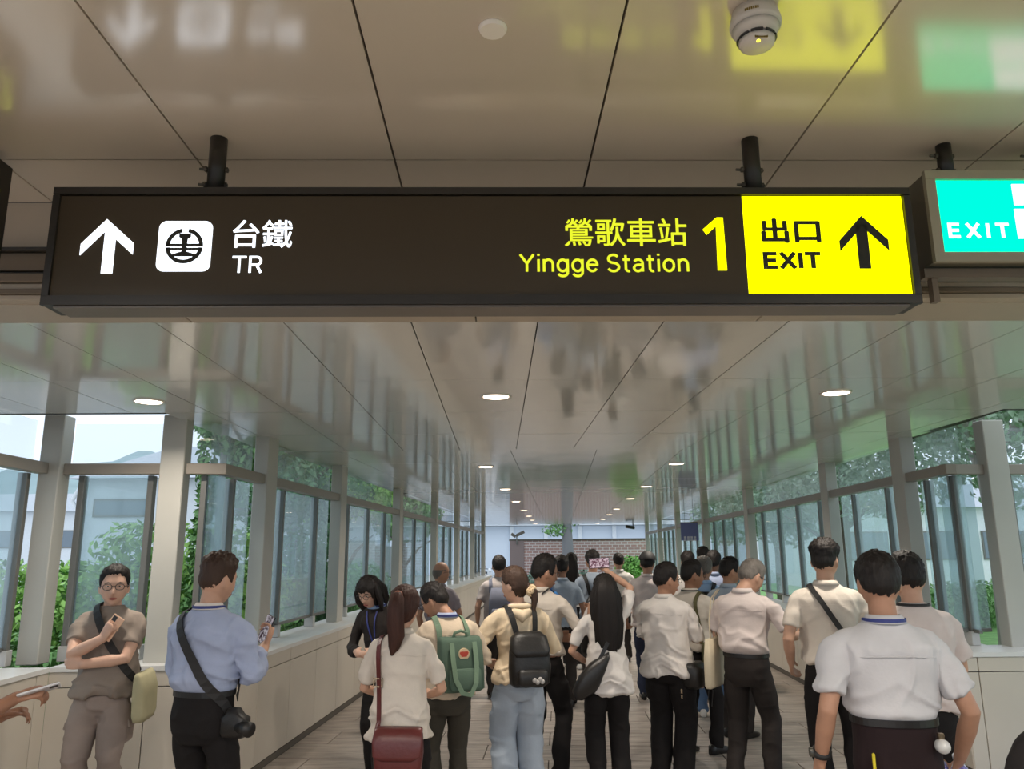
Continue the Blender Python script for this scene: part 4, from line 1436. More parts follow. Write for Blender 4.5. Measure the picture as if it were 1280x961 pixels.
def bend(a, c, e):
    """rounded shoulder corner: a towards c towards e"""
    p, q = a + (c - a) * .25, c + (e - c) * .30
    return [a] + [p * (1 - t) ** 2 + c * 2 * t * (1 - t) + q * t * t for t in (.33, .66, 1.0)]
MEN = [(1.02, .160, .118, .0), (1.15, .168, .122, -.002), (1.26, .184, .126, -.008), (1.32, .186, .118, -.012), (1.355, .164, .098, -.014), (1.385, .120, .078, -.014), (1.41, .082, .068, -.012), (1.43, .067, .062, -.008)]
WOM = [(1.02, .142, .106, .0), (1.15, .148, .116, .004), (1.26, .164, .122, .004), (1.32, .166, .108, -.006), (1.355, .148, .088, -.010), (1.385, .108, .070, -.010), (1.41, .072, .060, -.008), (1.43, .058, .055, -.006)]
people = []
class Person: pass
def person(label, px, y, height, yaw, cat='person', **k):
    p = Person()
    g_ = lambda key, dflt: k.get(key, dflt)
    woman = g_('woman', False)
    s = height / 1.70
    p.s = s
    x = k['x'] if 'x' in k else at(px, 780, y).x
    p.loc = Vector((x, y, 0.0015))
    p.yaw = R(yaw)
    rs = WOM if woman else MEN
    gw, gd = g_('girth', 1.0), g_('depth', 1.0)
    lean = g_('lean', 0.0)
    slean = g_('slean', 0.0)
    hipz = 0.90
    def LX(P):
        """lean of everything above the hips"""
        P = np.array(P, float).reshape(-1, 3).copy()
        dz = np.clip(P[:, 2] - hipz, 0, None)
        P[:, 1] += dz * math.tan(R(lean))
        P[:, 0] += dz * math.tan(R(slean))
        return P
    tucked = g_('tucked', True)
    hem = g_('hem', 0.80)
    wz_ = g_('wz', 0.0)
    rs = [(z, hw * gw, hd * gd, yc) for z, hw, hd, yc in rs]
    if tucked:
        tr = [(.93 + wz_, .142 * gw, .100 * gd, 0), (.985 + wz_, .150 * gw, .107 * gd, 0), (1.015 + wz_, .170 * gw, .126 * gd, 0)] + [(r[0] + 0.03 + wz_ * .9, r[1] + .010, r[2] + .010, r[3]) if r[0] == 1.02 else r for r in rs]
    else:
        b = .172 if not woman else .164
        tr = [(hem, (b + .014 + g_('flare', 0.0)) * gw, .142 * gd, 0), (hem + 0.05, (b + .010 + g_('flare', 0.0) * .7) * gw, .139 * gd, 0), (.92, b * gw, .130 * gd, 0)] + [(r[0], r[1] + .010, r[2] + .008, r[3]) if r[0] < 1.1 else r for r in rs]
        tr = [r for i, r in enumerate(tr) if i == 0 or r[0] > hem + 0.02]
        tr.sort(key=lambda r: r[0])
    p.rings = tr
    p.LX, p.gw = LX, gw
    root = tag(empty('person', p.loc, p.yaw), label, cat, k.get('group'))
    root.scale = (1, 1, 1)
    p.root = root
    S = lambda P: LX(P) * s
    vox = g_('voxel', 0.008 if y < 7 else 0.0115)
    cvox = g_('cvoxel', 0.0098 if y < 7 else 0.0145)
    seed = len(people) * 1.37 + 1
    hs = g_('hs', 1.08)
    skin_m = g_('skin', SKIN_B)
    # ---- head frame
    hz = 1.70 - 0.012 - 0.118 * hs
    fwd = g_('headfwd', 0.012)
    piv = LX([(0, -0.012, hz - 0.095 * hs)])[0]
    hy, hp, hr = g_('head', (0, 0, 0))                 # yaw, pitch down, roll
    Mh = Matrix.Rotation(R(hy), 4, 'Z') @ Matrix.Rotation(R(-hp - lean * 0.3), 4, 'X') @ Matrix.Rotation(R(hr), 4, 'Y')
    Mh = Matrix.Translation(Vector(piv * s)) @ Mh @ Matrix.Translation(Vector((0, fwd + 0.012, 0.095 * hs)) * s)
    hsz = hs * s
    p.Mh, p.hs = Mh, hsz
    # ---- arms
    sj = .182 * gw if not woman else .160 * gw
    UL, FL = .285, .245
    p.arm = {}
    for side, key in ((-1, 'la'), (1, 'ra')):
        a = g_(key, {})
        tgt = a.get('to', (side * (sj + .05), .03, .84))
        pole = a.get('pole', (side * .35, -1.0, -.3))
        sh = LX([(side * sj, -.012 + a.get('shy', 0), 1.335 + a.get('shz', 0))])[0]
        el, wr = ik(sh, LX([tgt])[0], UL, FL, pole)
        hd_ = a.get('dir', None)
        hd_ = np.array(hd_ if hd_ is not None else wr - el, float)
        hn = np.array(a.get('n', (side, -0.1, 0.05)), float)
        p.arm[side] = (sh, el, wr, hd_, hn, a)
    # ---- legs
    p.leg = {}
    lx = g_('stance', .095)
    for side, key in ((-1, 'lf'), (1, 'rf')):
        fx, fy, fyaw = g_(key, (side * lx, 0.0, -side * 8))
        hip = np.array((side * .085 * gw, 0.0, .86))
        ank = np.array((fx, fy, .085))
        kn, ank = ik(hip, ank, .405, .40, (side * .1, 1.0, 0))
        p.leg[side] = (hip, kn, ank, fyaw)
    # ---- body: one continuous surface
    B = Geo()
    nk = LX([(0, -.012, 1.36), (0, -.008, 1.42)])
    npos = np.array(Mh @ Vector((0, -0.018 * hsz, -0.055 * hsz))) / s
    nr = .056 if not woman else .047
    B.tube(np.vstack((nk, [npos])) * s, [(nr * 1.25 * s, nr * 1.2 * s), (nr * s, nr * s), (nr * .95 * s, nr * .98 * s)], 16)
    add_head(B, Mh, hsz)
    core = [(z, hw - .030, hd - .030, yc) if z < 1.37 else (z, hw - .016, hd - .016, yc) for z, hw, hd, yc in rs]
    core = [(.80, .140 * gw, .100 * gd, 0), (.90, .146 * gw, .102 * gd, 0)] + core
    cg = Geo()
    cg.rings(core, 20)
    B.add(S(cg.verts()), cg.f)
    fat = g_('fat', 1.0)
    for side in (-1, 1):
        sh, el, wr, hd_, hn, a = p.arm[side]
        af = (0.86 if woman else 1.0) * fat
        m1, m2 = sh + (el - sh) * 0.5, el + (wr - el) * 0.35
        B.tube(np.array([sh * (.74, 1, 1) + (0, 0, -.012), sh * (.94, 1, 1) + (el - sh) * .16, m1, el, m2, wr]) * s, [.028 * af * s, .035 * af * s, .041 * af * s, .037 * af * s, .038 * af * s, (.028 * af * s, .024 * af * s)], 12)
        hand_geo(B, wr * s, hd_, hn, side, s * (0.90 if woman else 1.0), **a.get('hand', {}))
        hip, kn, ank, fy_ = p.leg[side]
        B.tube(np.array([hip, kn, (kn + ank) / 2 + (0, -.012, 0.02), ank]) * s, [.058 * s, .042 * s, .040 * s, .032 * s], 12)
        B.tube(np.array([ank + (0, -.02, -.03), ank + (0, .10, -.055)]) * s, [.030 * s, .026 * s], 8)
    p.body = melt(B, 'body', skin_m, root, vox, 3)
    # ---- shirt
    T = Geo()
    cg = Geo()
    cg.rings(tr, 32)
    T.add(S(cg.verts()), cg.f)
    slv = g_('sleeve', 'short')
    for side in (-1, 1):
        sh, el, wr, hd_, hn, a = p.arm[side]
        inn = LX([(side * .10 * gw, -.014, 1.345)])[0]
        af = (0.88 if woman else 1.0) * max(1.0, fat)
        if slv == 'short':
            e = sh + (el - sh) * g_('sl', 0.74)
            T.tube(np.array(bend(inn, sh, el) + [sh + (el - sh) * .5, e]) * s, [.050 * af * s, .052 * af * s, .054 * af * s, .056 * af * s, .056 * af * s, (.060 * af * s, .058 * af * s)], 16, 'flat')
        else:
            t = g_('sl', 0.92)
            e = el + (wr - el) * t
            T.tube(np.array(bend(inn, sh, el) + [sh + (el - sh) * .6, el, el + (wr - el) * .5 * t, e]) * s, [.050 * af * s, .053 * af * s, .056 * af * s, .057 * af * s, .055 * af * s, .052 * af * s, .048 * af * s, .042 * af * s], 16, 'flat')
    fold = g_('fold', 1.0)
    def disp(V, N):
        q = V / s
        w = smoothstep(1.40, 1.30, q[:, 2]) * (smoothstep(.985 + wz_, 1.06 + wz_, q[:, 2]) if tucked else 1.0)
        warp = vnoise(q * 3.1 + seed) * 0.9
        a = vnoise(np.column_stack((q[:, 0] * 5 + warp, q[:, 1] * 5, q[:, 2] * 13 + q[:, 0] * 6 * np.sign(q[:, 0] + 1e-6))) + seed * 5)
        b_ = vnoise(np.column_stack((q[:, 0] * 11 + warp * 2, q[:, 1] * 9, q[:, 2] * 5)) + seed * 9)
        wz = 0.5 + 0.9 * smoothstep(1.18, 1.0, q[:, 2])
        r1 = (1 - np.abs(a) * 2.2).clip(0, 1) ** 2
        r2 = (1 - np.abs(b_) * 2.2).clip(0, 1) ** 2
        c_ = vnoise(q * np.array((4.5, 4.5, 2.2)) + seed * 2)
        sleeve = smoothstep(.17, .21, np.abs(q[:, 0]))
        a2 = vnoise(np.column_stack((q[:, 0] * 9, q[:, 1] * 9, q[:, 2] * 19)) + seed * 4)
        return s * np.maximum(-.014, fold * (w * (0.014 * a * wz + 0.012 * r1 * wz + 0.009 * r2 + 0.010 * c_ - .004) + sleeve * (.007 * a2 - .002)))
    p.shirt = melt(T, g_('shirtname', 'shirt'), g_('shirt', WHITE), root, cvox, 4, disp)
    # ---- trousers
    Q = Geo()
    cg = Geo()
    b = .160 if not woman else .156
    top = 1.0 + wz_ if tucked else 0.94
    cg.rings([(.73, b * gw * .62, .085 * gd, 0), (.79, b * gw * .95, .112 * gd, 0), (.86, b * gw, .118 * gd, -.004), (.92, (b - (.004 if tucked else .02)) * gw, (.114 if tucked else .096) * gd, -.004), (top, (.155 if tucked else .118) * gw, (.112 if tucked else .080) * gd, 0)], 28)
    Q.add(cg.verts() * s, cg.f)
    wide = g_('wide', 1.0)
    for side in (-1, 1):
        hip, kn, ank, fy_ = p.leg[side]
        e = ank + (0, -.004, -.035)
        if g_('shorts', False):
            e = kn + (ank - kn) * .08
            Q.tube(np.array([hip + (0, 0, .02), hip + (kn - hip) * .5, e]) * s, [.096 * gw * s, .088 * wide * s, .082 * wide * s], 18, 'flat')
        else:
            Q.tube(np.array([hip * (.88, 1, 1) + (0, 0, .0), hip + (kn - hip) * .45, kn, (kn + ank) / 2, e]) * s, [.084 * gw * s, .083 * gw * (1 + (wide - 1) * .5) * s, .068 * wide * s, .062 * wide * s, (.060 * wide * s, .066 * wide * s)], 18, 'flat')
    def disp2(V, N):
        q = V / s
        w = smoothstep(.97, .85, q[:, 2])
        a = vnoise(np.column_stack((q[:, 0] * 8, q[:, 1] * 8, q[:, 2] * 11)) + seed * 3)
        low = smoothstep(.55, .1, q[:, 2])
        r1 = (1 - np.abs(a) * 2.2).clip(0, 1) ** 2
        return s * w * g_('tfold', 1.0) * (0.008 * a + 0.006 * r1 + 0.010 * a * low)
    p.trousers = melt(Q, 'shorts' if g_('shorts', False) else 'trousers', g_('trousers', BLACK), root, cvox, 4, disp2)
    if tucked:
        g = Geo()
        a = np.linspace(0, 2 * math.pi, 40, endpoint=False)
        ex = 2 / 2.3
        c_, s_ = np.cos(a), np.sin(a)
        P = np.column_stack((.158 * gw * np.sign(c_) * np.abs(c_) ** ex, .115 * gd * np.sign(s_) * np.abs(s_) ** ex, np.full(40, .982 + wz_))) * s
        g.ribbon(P, P * (1, 1, 0), .028 * s, .004, True, (0, 0, 1))
        g.build('belt', LEATHER, root)
    # ---- shoes
    for side in (-1, 1):
        hip, kn, ank, fyaw = p.leg[side]
        g = Geo()
        prof = [(-.080, .022, .050), (-.070, .033, .085), (-.03, .037, .092), (.02, .036, .086), (.07, .043, .066), (.12, .046, .054), (.16, .040, .044), (.185, .026, .034), (.195, .010, .022)]
        n = 14
        V, f = [], []
        for yy, hw, ht in prof:
            for i in range(n):
                t = 2 * math.pi * i / n
                cx_, cz_ = math.cos(t), math.sin(t)
                V.append((hw * np.sign(cx_) * abs(cx_) ** .7, yy, ht / 2 + ht / 2 * np.sign(cz_) * abs(cz_) ** .7))
        for i in range(len(prof) - 1):
            f += [(i * n + j, i * n + (j + 1) % n, (i + 1) * n + (j + 1) % n, (i + 1) * n + j) for j in range(n)]
        f += [tuple(range(n)), tuple((len(prof) - 1) * n + j for j in range(n))]
        g.add(np.array(V) * s, f)
        c_, s_ = math.cos(R(fyaw)), math.sin(R(fyaw))
        o = g.build('shoe', g_('shoes', SHOE_K), root, True, (ank[0] * s, ank[1] * s, 0.0), (0, 0, R(fyaw)))
    # ---- face features
    def hpt(x, y_, z): return Vector((x, y_, z)) * hsz
    if g_('eyes', True):
        for sx in (-1, 1):
            g = Geo()
            g.ellipsoid(hpt(sx * .031, .073, .009), np.array((.0125, .0070, .0036)) * hsz, nu=12, nv=8)
            e = g.xf(Mh).build('eye', M_EYE, root, True)
            g = Geo()
            g.ellipsoid(hpt(sx * .031, .0795, .009), np.array((.0052, .0018, .0036)) * hsz, nu=10, nv=6)
            g.xf(Mh).build('iris', M_IRIS, e, True)
            g = Geo()
            g.tube([hpt(sx * .014, .083, .026), hpt(sx * .032, .083, .031), hpt(sx * .050, .072, .026)], [.0022 * hsz, .0034 * hsz, .0018 * hsz], 8)
            g.xf(Mh).build('eyebrow', g_('hair', HAIR_K), root, True)
        g = Geo()
        g.tube([hpt(-.021, .079, -.062), hpt(-.008, .0865, -.059), hpt(.008, .0865, -.059), hpt(.021, .079, -.062)], [(.0018 * hsz, .002 * hsz), (.004 * hsz, .004 * hsz), (.004 * hsz, .004 * hsz), (.0018 * hsz, .002 * hsz)], 8)
        g.tube([hpt(-.018, .079, -.065), hpt(0, .0865, -.0675), hpt(.018, .079, -.065)], [.002 * hsz, .0042 * hsz, .002 * hsz], 8)
        tag(g.xf(Mh).build('mouth', M_LIP, root, True), kind='stuff')
    # ---- hair
    st = g_('style', 'short')
    hm = g_('hair', HAIR_K)
    p.hairobj = hair_cap(Mh, hsz, hm, root, st, g_('top', .024), g_('hside', .011), seed)
    # ---- collar
    if g_('collar', True):
        g = Geo()
        a = np.linspace(0, 2 * math.pi, 30, endpoint=False)
        P, W, N = [], [], []
        nn = .066 if not woman else .058
        for t in a:
            fr = max(0, math.sin(t))
            P.append((nn * 1.02 * math.cos(t), -.010 + nn * 1.06 * math.sin(t), 1.418 + (-.022 * fr if True else 0)))
            N.append((math.cos(t), math.sin(t), .35))
        P = LX(P) * s
        k_ = len(P)
        V = []
        for q, nrm in zip(P, N):
            nrm = np.array(nrm)
            up = np.array((-.25 * nrm[0], -.25 * nrm[1], 1.0))
            V += [q - up * .016 * s + nrm * .010 * s, q + up * .022 * s, q + up * .020 * s + nrm * .007 * s, q - up * .018 * s + nrm * .018 * s]
        f = []
        for i in range(k_):
            a_, b_ = i * 4, ((i + 1) % k_) * 4
            f += [(a_ + j, a_ + (j + 1) % 4, b_ + (j + 1) % 4, b_ + j) for j in range(4)]
        g.add(V, f)
        g.build('collar', g_('collarmat', g_('shirt', WHITE)), root, True)
    if g_('collar', True) and y < 7:
        g = Geo()
        xs_ = np.linspace(-.155, .155, 15) * gw
        P, N = p_path(p, [(x_, 1.285 + .004 * math.cos(x_ * 20)) for x_ in xs_], -1, .004)
        g.ribbon(LX(P) * s, N, .003 * s, .003)
        g.build('yoke_seam', g_('shirt', WHITE), root)
    if 'lanyard' in k:
        g = Geo()
        P, N = [], []
        a = np.linspace(0.15 * math.pi, 2 * math.pi - 0.15 * math.pi, 26) + math.pi / 2
        for t in a:
            P.append((.082 * math.cos(t), -.012 + .086 * math.sin(t), 1.418 - .016 * max(0, math.sin(t))))
            N.append((math.cos(t), math.sin(t), .5))
        lz = 1.06
        front = []
        for sx in (1, -1):
            pts = []
            for z in np.linspace(1.37, lz, 8):
                xx = sx * (.045 * (z - lz) / (1.37 - lz) + .004)
                pts.append((xx, p_surf_y(p, xx, z, 1) + .008, z))
            front.append(pts)
        P = front[0][::-1] + P[::1] if False else P
        g.ribbon(LX(P) * s, N, .014 * s, .003, False, (0, 0, 1))
        g.build('lanyard', k['lanyard'], root)
        g = Geo()
        for pts in front:
            g.ribbon(LX(pts) * s, [(0, 1, 0.15)] * len(pts), .012 * s, .003)
        e = LX([front[0][-1]])[0] * s
        g.box(0, e[1] + .006, e[2] - .055 * s, .06 * s, .005, .09 * s)
        tag(g.build('badge', k['lanyard'], root), kind='stuff')
    if g_('glasses', False):
        add_glasses(p)
    p.k = k
    people.append(p)
    return p
def p_ring(p, z):
    zs = [r[0] for r in p.rings]
    return [float(np.interp(z, zs, [r[i] for r in p.rings])) for i in (1, 2, 3)]
def p_surf_y(p, x, z, side):
    """torso surface (unit body) at width x: side +1 chest, -1 back"""
    hw, hd, yc = p_ring(p, z)
    t = min(0.985, abs(x) / hw)
    return yc + side * hd * (1 - t ** 2.3) ** (1 / 2.3)
def p_path(p, xz, side, off=.012):
    """points and normals along the torso surface for (x, z) stations of the unit body"""
    P, N = [], []
    for x, z in xz:
        hw, hd, yc = p_ring(p, z)
        x = max(-hw * .985, min(hw * .985, x))
        y = p_surf_y(p, x, z, side)
        n = np.array((x / hw ** 2 * hd, (y - yc) / hd ** 2 * hd, 0.25 if z > 1.3 else 0.0))
        n /= np.linalg.norm(n)
        P.append(np.array((x, y, z)) + n * off)
        N.append(n)
    return P, N
def strap_over(p, x_top, x_back, z_back, x_front, z_front, off=.014):
    """strap from a low point on the back over the shoulder at x_top to a low point on the chest"""
    zt = 1.40
    for z in np.linspace(1.43, 1.25, 60):
        if p_ring(p, z)[0] > abs(x_top) * 1.06:
            zt = z
            break
    zz = np.linspace(z_back, zt, 14)
    b = [(x_back + (x_top - x_back) * ((z - z_back) / (zt - z_back)), z) for z in zz]
    P1, N1 = p_path(p, b, -1, off)
    yb, yf = p_surf_y(p, x_top, zt, -1), p_surf_y(p, x_top, zt, 1)
    top = [(x_top, yb + (yf - yb) * t, zt + .014 + .012 * math.sin(math.pi * t)) for t in (.35, .65)]
    P2, N2 = [np.array(t) for t in top], [np.array((0.1 * np.sign(x_top), 0, 1.0))] * 2
    zz = np.linspace(zt, z_front, 14)
    f = [(x_top + (x_front - x_top) * ((zt - z) / (zt - z_front)), z) for z in zz]
    P3, N3 = p_path(p, f, 1, off)
    P = np.array(P1 + P2 + P3)
    N = np.array(N1 + N2 + N3)
    for _ in range(2):
        P[1:-1] = (P[:-2] + 2 * P[1:-1] + P[2:]) / 4
        N[1:-1] = (N[:-2] + 2 * N[1:-1] + N[2:]) / 4
    return p.LX(P) * p.s, N
def add_glasses(p, m=None):
    m = m or mat('spectacle_dark', srgb(40, 34, 34), 0.35)
    g = Geo()
    h = p.hs
    for sx in (-1, 1):
        pts = [np.array((sx * .033 + .0235 * np.sign(math.cos(t)) * abs(math.cos(t)) ** .8, .092, .006 + .017 * np.sign(math.sin(t)) * abs(math.sin(t)) ** .8)) * h for t in np.linspace(0, 2 * math.pi, 21)]
        g.tube(pts, .0019 * h, 6, 'flat', up=(0, 1, 0))
        g.tube([np.array((sx * .056, .091, .010)) * h, np.array((sx * .072, .075, .010)) * h, np.array((sx * .082, .0, .006)) * h, np.array((sx * .078, -.02, -.008)) * h], .0019 * h, 6, 'flat')
    g.tube([np.array((-.010, .093, .010)) * h, np.array((0, .096, .013)) * h, np.array((.010, .093, .010)) * h], .0016 * h, 6, 'flat')
    g.xf(p.Mh).build('glasses', m, p.root)
def PW(p, q):
    """body-frame point (metres) -> world"""
    return Matrix.Translation(p.loc) @ Matrix.Rotation(p.yaw, 4, 'Z') @ Vector(q)
def carried(p, name, label, cat, base, group=None):
    """a thing carried by a person: Empty at its own base, turned like the wearer; returns (empty, shift)"""
    b = Vector(base)
    t = tag(empty(name, PW(p, b), p.yaw), label, cat, group)
    return t, Matrix.Translation(-b)
def phone(p, side, label, roll=0.0, tilt=None, screen=None, case=None, size=(.074, .155, .009), off=(0.0, .075, -.022), axis=None, face=None):
    """phone resting in the palm of a hand; axis = its long edge, face = screen normal (body frame)"""
    sh, el, wr, d, n, a = p.arm[side]
    d = d / np.linalg.norm(d)
    n = n - d * np.dot(n, d)
    n /= np.linalg.norm(n)
    l = np.cross(n, d) if side > 0 else np.cross(d, n)
    c = wr * p.s + (l * off[0] + d * off[1] + n * off[2]) * p.s
    ax = np.array(axis if axis is not None else d, float)
    ax /= np.linalg.norm(ax)
    fc = np.array(face if face is not None else -n, float)
    fc = fc - ax * np.dot(ax, fc)
    fc /= np.linalg.norm(fc)
    sx = np.cross(ax, fc)
    M = Matrix(((sx[0], ax[0], fc[0], c[0]), (sx[1], ax[1], fc[1], c[1]), (sx[2], ax[2], fc[2], c[2]), (0, 0, 0, 1)))
    t = tag(empty('phone'), label, 'phone')
    t.matrix_world = Matrix.Translation(p.loc) @ Matrix.Rotation(p.yaw, 4, 'Z') @ M
    cm = case or mat('phone_black', srgb(28, 28, 30), 0.3)
    link('phone_body', bev_box(size[0], size[1], size[2], cm, .004), t)
    sm = screen or mat('phone_glass', srgb(18, 20, 24), 0.08)
    link('screen', bev_box(size[0] - .008, size[1] - .010, .0016, sm, 0.0005), t, (0, 0, size[2] / 2 + .0002))
    link('camera_bump', bev_box(.026, .032, .003, mat('phone_lens', srgb(50, 50, 54), 0.2), 0.001), t, (size[0] / 2 - .020, size[1] / 2 - .024, -size[2] / 2 - .001))
    return t

# ------------------------------------------------------------------ people and what they carry
def bag_rings(rs, ex=4.5, n=32):
    g = Geo()
    g.rings(rs, n, ex)
    return g
def strap_part(t, M, P, N, w, m, name='strap', th=.004):
    g = Geo()
    g.ribbon(P, N, w, th)
    return g.xf(M).build(name, m, t)
CANVAS = cloth('canvas_cream', 214, 202, 176)
CANVAS_G = cloth('canvas_olive', 92, 88, 62)
PACK_G = cloth('pack_green', 82, 102, 88, var=0.12)
PACK_GL = cloth('pack_green_strap', 116, 138, 116)
PACK_K = mat('pack_black', srgb(28, 26, 25), 0.45, var=0.2, scale=12, bump=0.4, bscale=25)
OXBLOOD = mat('leather_oxblood', srgb(92, 36, 34), 0.38, var=0.12, scale=10, bump=0.15, bscale=50)
BUCKLE = mat('buckle_metal', srgb(200, 180, 150), 0.25, metal=0.9)
def screen_mat(name, c1, c2, st):
    m = glow(name, c1, st)
    nt = m.node_tree
    e = nt.nodes['Emission']
    tc = nt.nodes.new('ShaderNodeTexCoord')
    n = nt.nodes.new('ShaderNodeTexNoise')
    n.inputs['Scale'].default_value = 55
    r = nt.nodes.new('ShaderNodeValToRGB')
    r.color_ramp.elements[0].position, r.color_ramp.elements[0].color = .40, c2
    r.color_ramp.elements[1].position, r.color_ramp.elements[1].color = .60, c1
    nt.links.new(tc.outputs['Object'], n.inputs['Vector'])
    nt.links.new(n.outputs['Fac'], r.inputs[0])
    nt.links.new(r.outputs[0], e.inputs[0])
    return m
SCREEN_ON = screen_mat('phone_screen_lit', (.80, .62, .68, 1), (.16, .06, .09, 1), 0.8)
SCREEN_DIM = screen_mat('phone_screen_dim', (.50, .46, .50, 1), (.05, .03, .04, 1), 0.7)

# man in grey tee facing the viewer
p1 = person('man in grey tee and cargo trousers facing us, arms folded, leaning by the left parapet', 138, 5.2, 1.60, 189, fold=1.5, tfold=1.6, girth=1.08, depth=1.12, fat=1.08,
    shirt=TEE, shirtname='tee', trousers=CARGO, tucked=False, hem=.86, collar=False, skin=SKIN_A, hs=1.14, style='short', top=.022, hside=.012, glasses=True, voxel=.0058,
    head=(15, 3, 0), sl=.66, wide=1.12,
    ra=dict(to=(-.05, .27, 1.24), pole=(1, .1, -1.1), dir=(-.45, .25, .85), n=(.35, .9, .3), hand=dict(curl=(40, 55, 30))),
    la=dict(to=(.075, .215, 1.075), pole=(-1, .1, -.7), dir=(1, -.12, .1), n=(0, 1, .15), hand=dict(curl=(20, 25, 15))))
phone(p1, 1, 'phone held at the chest of the man in grey tee', case=mat('phone_case_peach', srgb(232, 190, 160), 0.4), axis=(-.55, .1, .85), face=(-.3, -.9, .35))
t, M = carried(p1, 'tote_bag', 'pale olive tote with black crossbody strap on the man in grey tee', 'bag', (-.30 * p1.s, .06, .70 * p1.s))
g = bag_rings([(.70, .035, .15, .04, -.275), (.74, .045, .17, .04, -.275), (.90, .045, .175, .04, -.27), (.98, .03, .17, .04, -.26), (1.0, .015, .165, .04, -.255)])
g.v = [g.verts() * p1.s]
g.xf(M).build('bag_body', cloth('tote_olive', 176, 170, 138), t, True)
P, N = strap_over(p1, .075, -.16, .98, -.175, .96, .032)
strap_part(t, M, P, N, .05 * p1.s, STRAP_K)

for sx in (-1, 1):
    g = bag_rings([(.56, .006, .062, .01, sx * .178), (.57, .014, .066, .01, sx * .180), (.68, .014, .066, .01, sx * .186), (.69, .008, .064, .01, sx * .187)], 5)
    g.v = [g.verts() * p1.s]
    o = g.build('cargo_pocket', CARGO, p1.root, True)
    g = bag_rings([(.655, .005, .066, .01, sx * .198), (.66, .010, .069, .01, sx * .198), (.70, .010, .069, .01, sx * .190), (.705, .005, .066, .01, sx * .187)], 5)
    g.v = [g.verts() * p1.s]
    g.build('pocket_flap', CARGO, o, True)

# man in light blue shirt, seen from behind
p2 = person('man in light blue long sleeved shirt seen from behind, black strap across his back', 262, 4.3, 1.665, -14, girth=1.03, fold=1.6, shirt=LBLUE, trousers=BLACK, sleeve='long', sl=.75,
    collarmat=WHITE, skin=SKIN_B, head=(-22, 10, 0), style='short', top=.036, hside=.008, hair=HAIR_B, lanyard=NAVY,
    ra=dict(to=(.19, .25, 1.19), pole=(.3, -.5, -1), dir=(.1, .45, .85), n=(.6, .7, -.4), hand=dict(curl=(38, 45, 30))),
    la=dict(to=(-.08, .27, 1.06), pole=(-.8, -.5, -1), dir=(.7, .5, .2), n=(-.3, .8, .2)))
phone(p2, 1, 'phone with lit screen held up by the man in light blue shirt', screen=SCREEN_DIM, axis=(.35, .15, .95), face=(-.35, -.9, .25), off=(0, .085, -.03))
t, M = carried(p2, 'camera_bag', 'black camera with lens on wide strap at right hip of blue shirted man', 'camera', (.20 * p2.s, .02, .80 * p2.s))
P, N = strap_over(p2, -.115, .165, .90, .165, .95, .026)
strap_part(t, M, P, N, .048 * p2.s, STRAP_K)
g = bag_rings([(.775, .060, .030, -.04, .215), (.80, .072, .042, -.04, .22), (.87, .072, .042, -.04, .22), (.885, .045, .035, -.04, .215), (.915, .028, .026, -.04, .21)])
g.v = [g.verts() * p2.s]
g.xf(M).build('camera_body', PACK_K, t, True)
g = Geo()
g.tube(np.array([(.25, -.05, .83), (.31, -.075, .825), (.33, -.083, .823)]) * p2.s, [.034 * p2.s, .036 * p2.s, .038 * p2.s], 20, 'flat')
g.xf(M).build('lens', PACK_K, t, True)

# woman with ponytail and oxblood bag
p3 = person('woman with red brown ponytail and white blouse seen from behind', 503, 4.45, 1.49, -4, woman=True, girth=1.04, depth=1.05, fold=1.25, shirt=WARM, shirtname='blouse', trousers=BLACK, tucked=False, hem=.80,
    skin=SKIN_B, head=(-6, 6, 0), style='long', hair=HAIR_R, top=.018, hside=.012, sl=.80, hs=1.12, wide=1.05, flare=.016,
    ra=dict(to=(.13, .25, 1.0), pole=(.8, -.6, -.8), dir=(-.3, .9, .2), n=(.2, .2, 1)), la=dict(to=(-.13, .26, 1.0), pole=(-.8, -.6, -.8), dir=(.3, .9, .2), n=(-.2, .2, 1)))
def ponytail(p, pts, rad, m, name='ponytail', tie=True, seed=0, up=None):
    g = Geo()
    strands(g, np.array(pts) * p.hs, [(a * p.hs, b * p.hs) for a, b in rad], seed)
    o = g.xf(p.Mh).build(name, m, p.root, True)
    return o
ponytail(p3, [(0, -.105, .065), (0, -.145, .055), (0, -.160, .0), (0, -.150, -.07), (.004, -.135, -.15), (-.006, -.13, -.21), (-.016, -.125, -.245)],
         [(.022, .022), (.036, .030), (.044, .034), (.046, .034), (.042, .030), (.028, .020), (.008, .006)], HAIR_R)
g = Geo()
g.ellipsoid(np.array((0, -.118, .064)) * p3.hs, np.array((.026, .016, .026)) * p3.hs)
g.xf(p3.Mh).build('hair_tie', mat('hair_tie', srgb(150, 90, 70), 0.7), p3.root, True)
t, M = carried(p3, 'shoulder_bag', 'oxblood leather shoulder bag on the back of the ponytailed woman', 'bag', (.02, -.19, .60 * p3.s))
g = bag_rings([(.635, .11, .030, -.215, .035), (.66, .135, .048, -.215, .035), (.76, .145, .052, -.205, .035), (.86, .140, .042, -.195, .035), (.885, .130, .025, -.190, .035)], 4)
g.v = [g.verts() * p3.s]
g.xf(M).build('bag_body', OXBLOOD, t, True)
g = bag_rings([(.725, .09, .006, -.262, .035), (.75, .140, .010, -.260, .035), (.83, .147, .014, -.252, .035), (.89, .140, .040, -.205, .035), (.898, .130, .030, -.195, .035)], 4)
g.v = [g.verts() * p3.s]
g.xf(M).build('flap', OXBLOOD, t, True)
P, N = strap_over(p3, -.115, -.092, .92, .10, .92, .018)
strap_part(t, M, np.vstack((np.array([(-.098, -.19, .875)]) * p3.s, P)), np.vstack(([(0, -1, 0)], N)), .032 * p3.s, OXBLOOD)
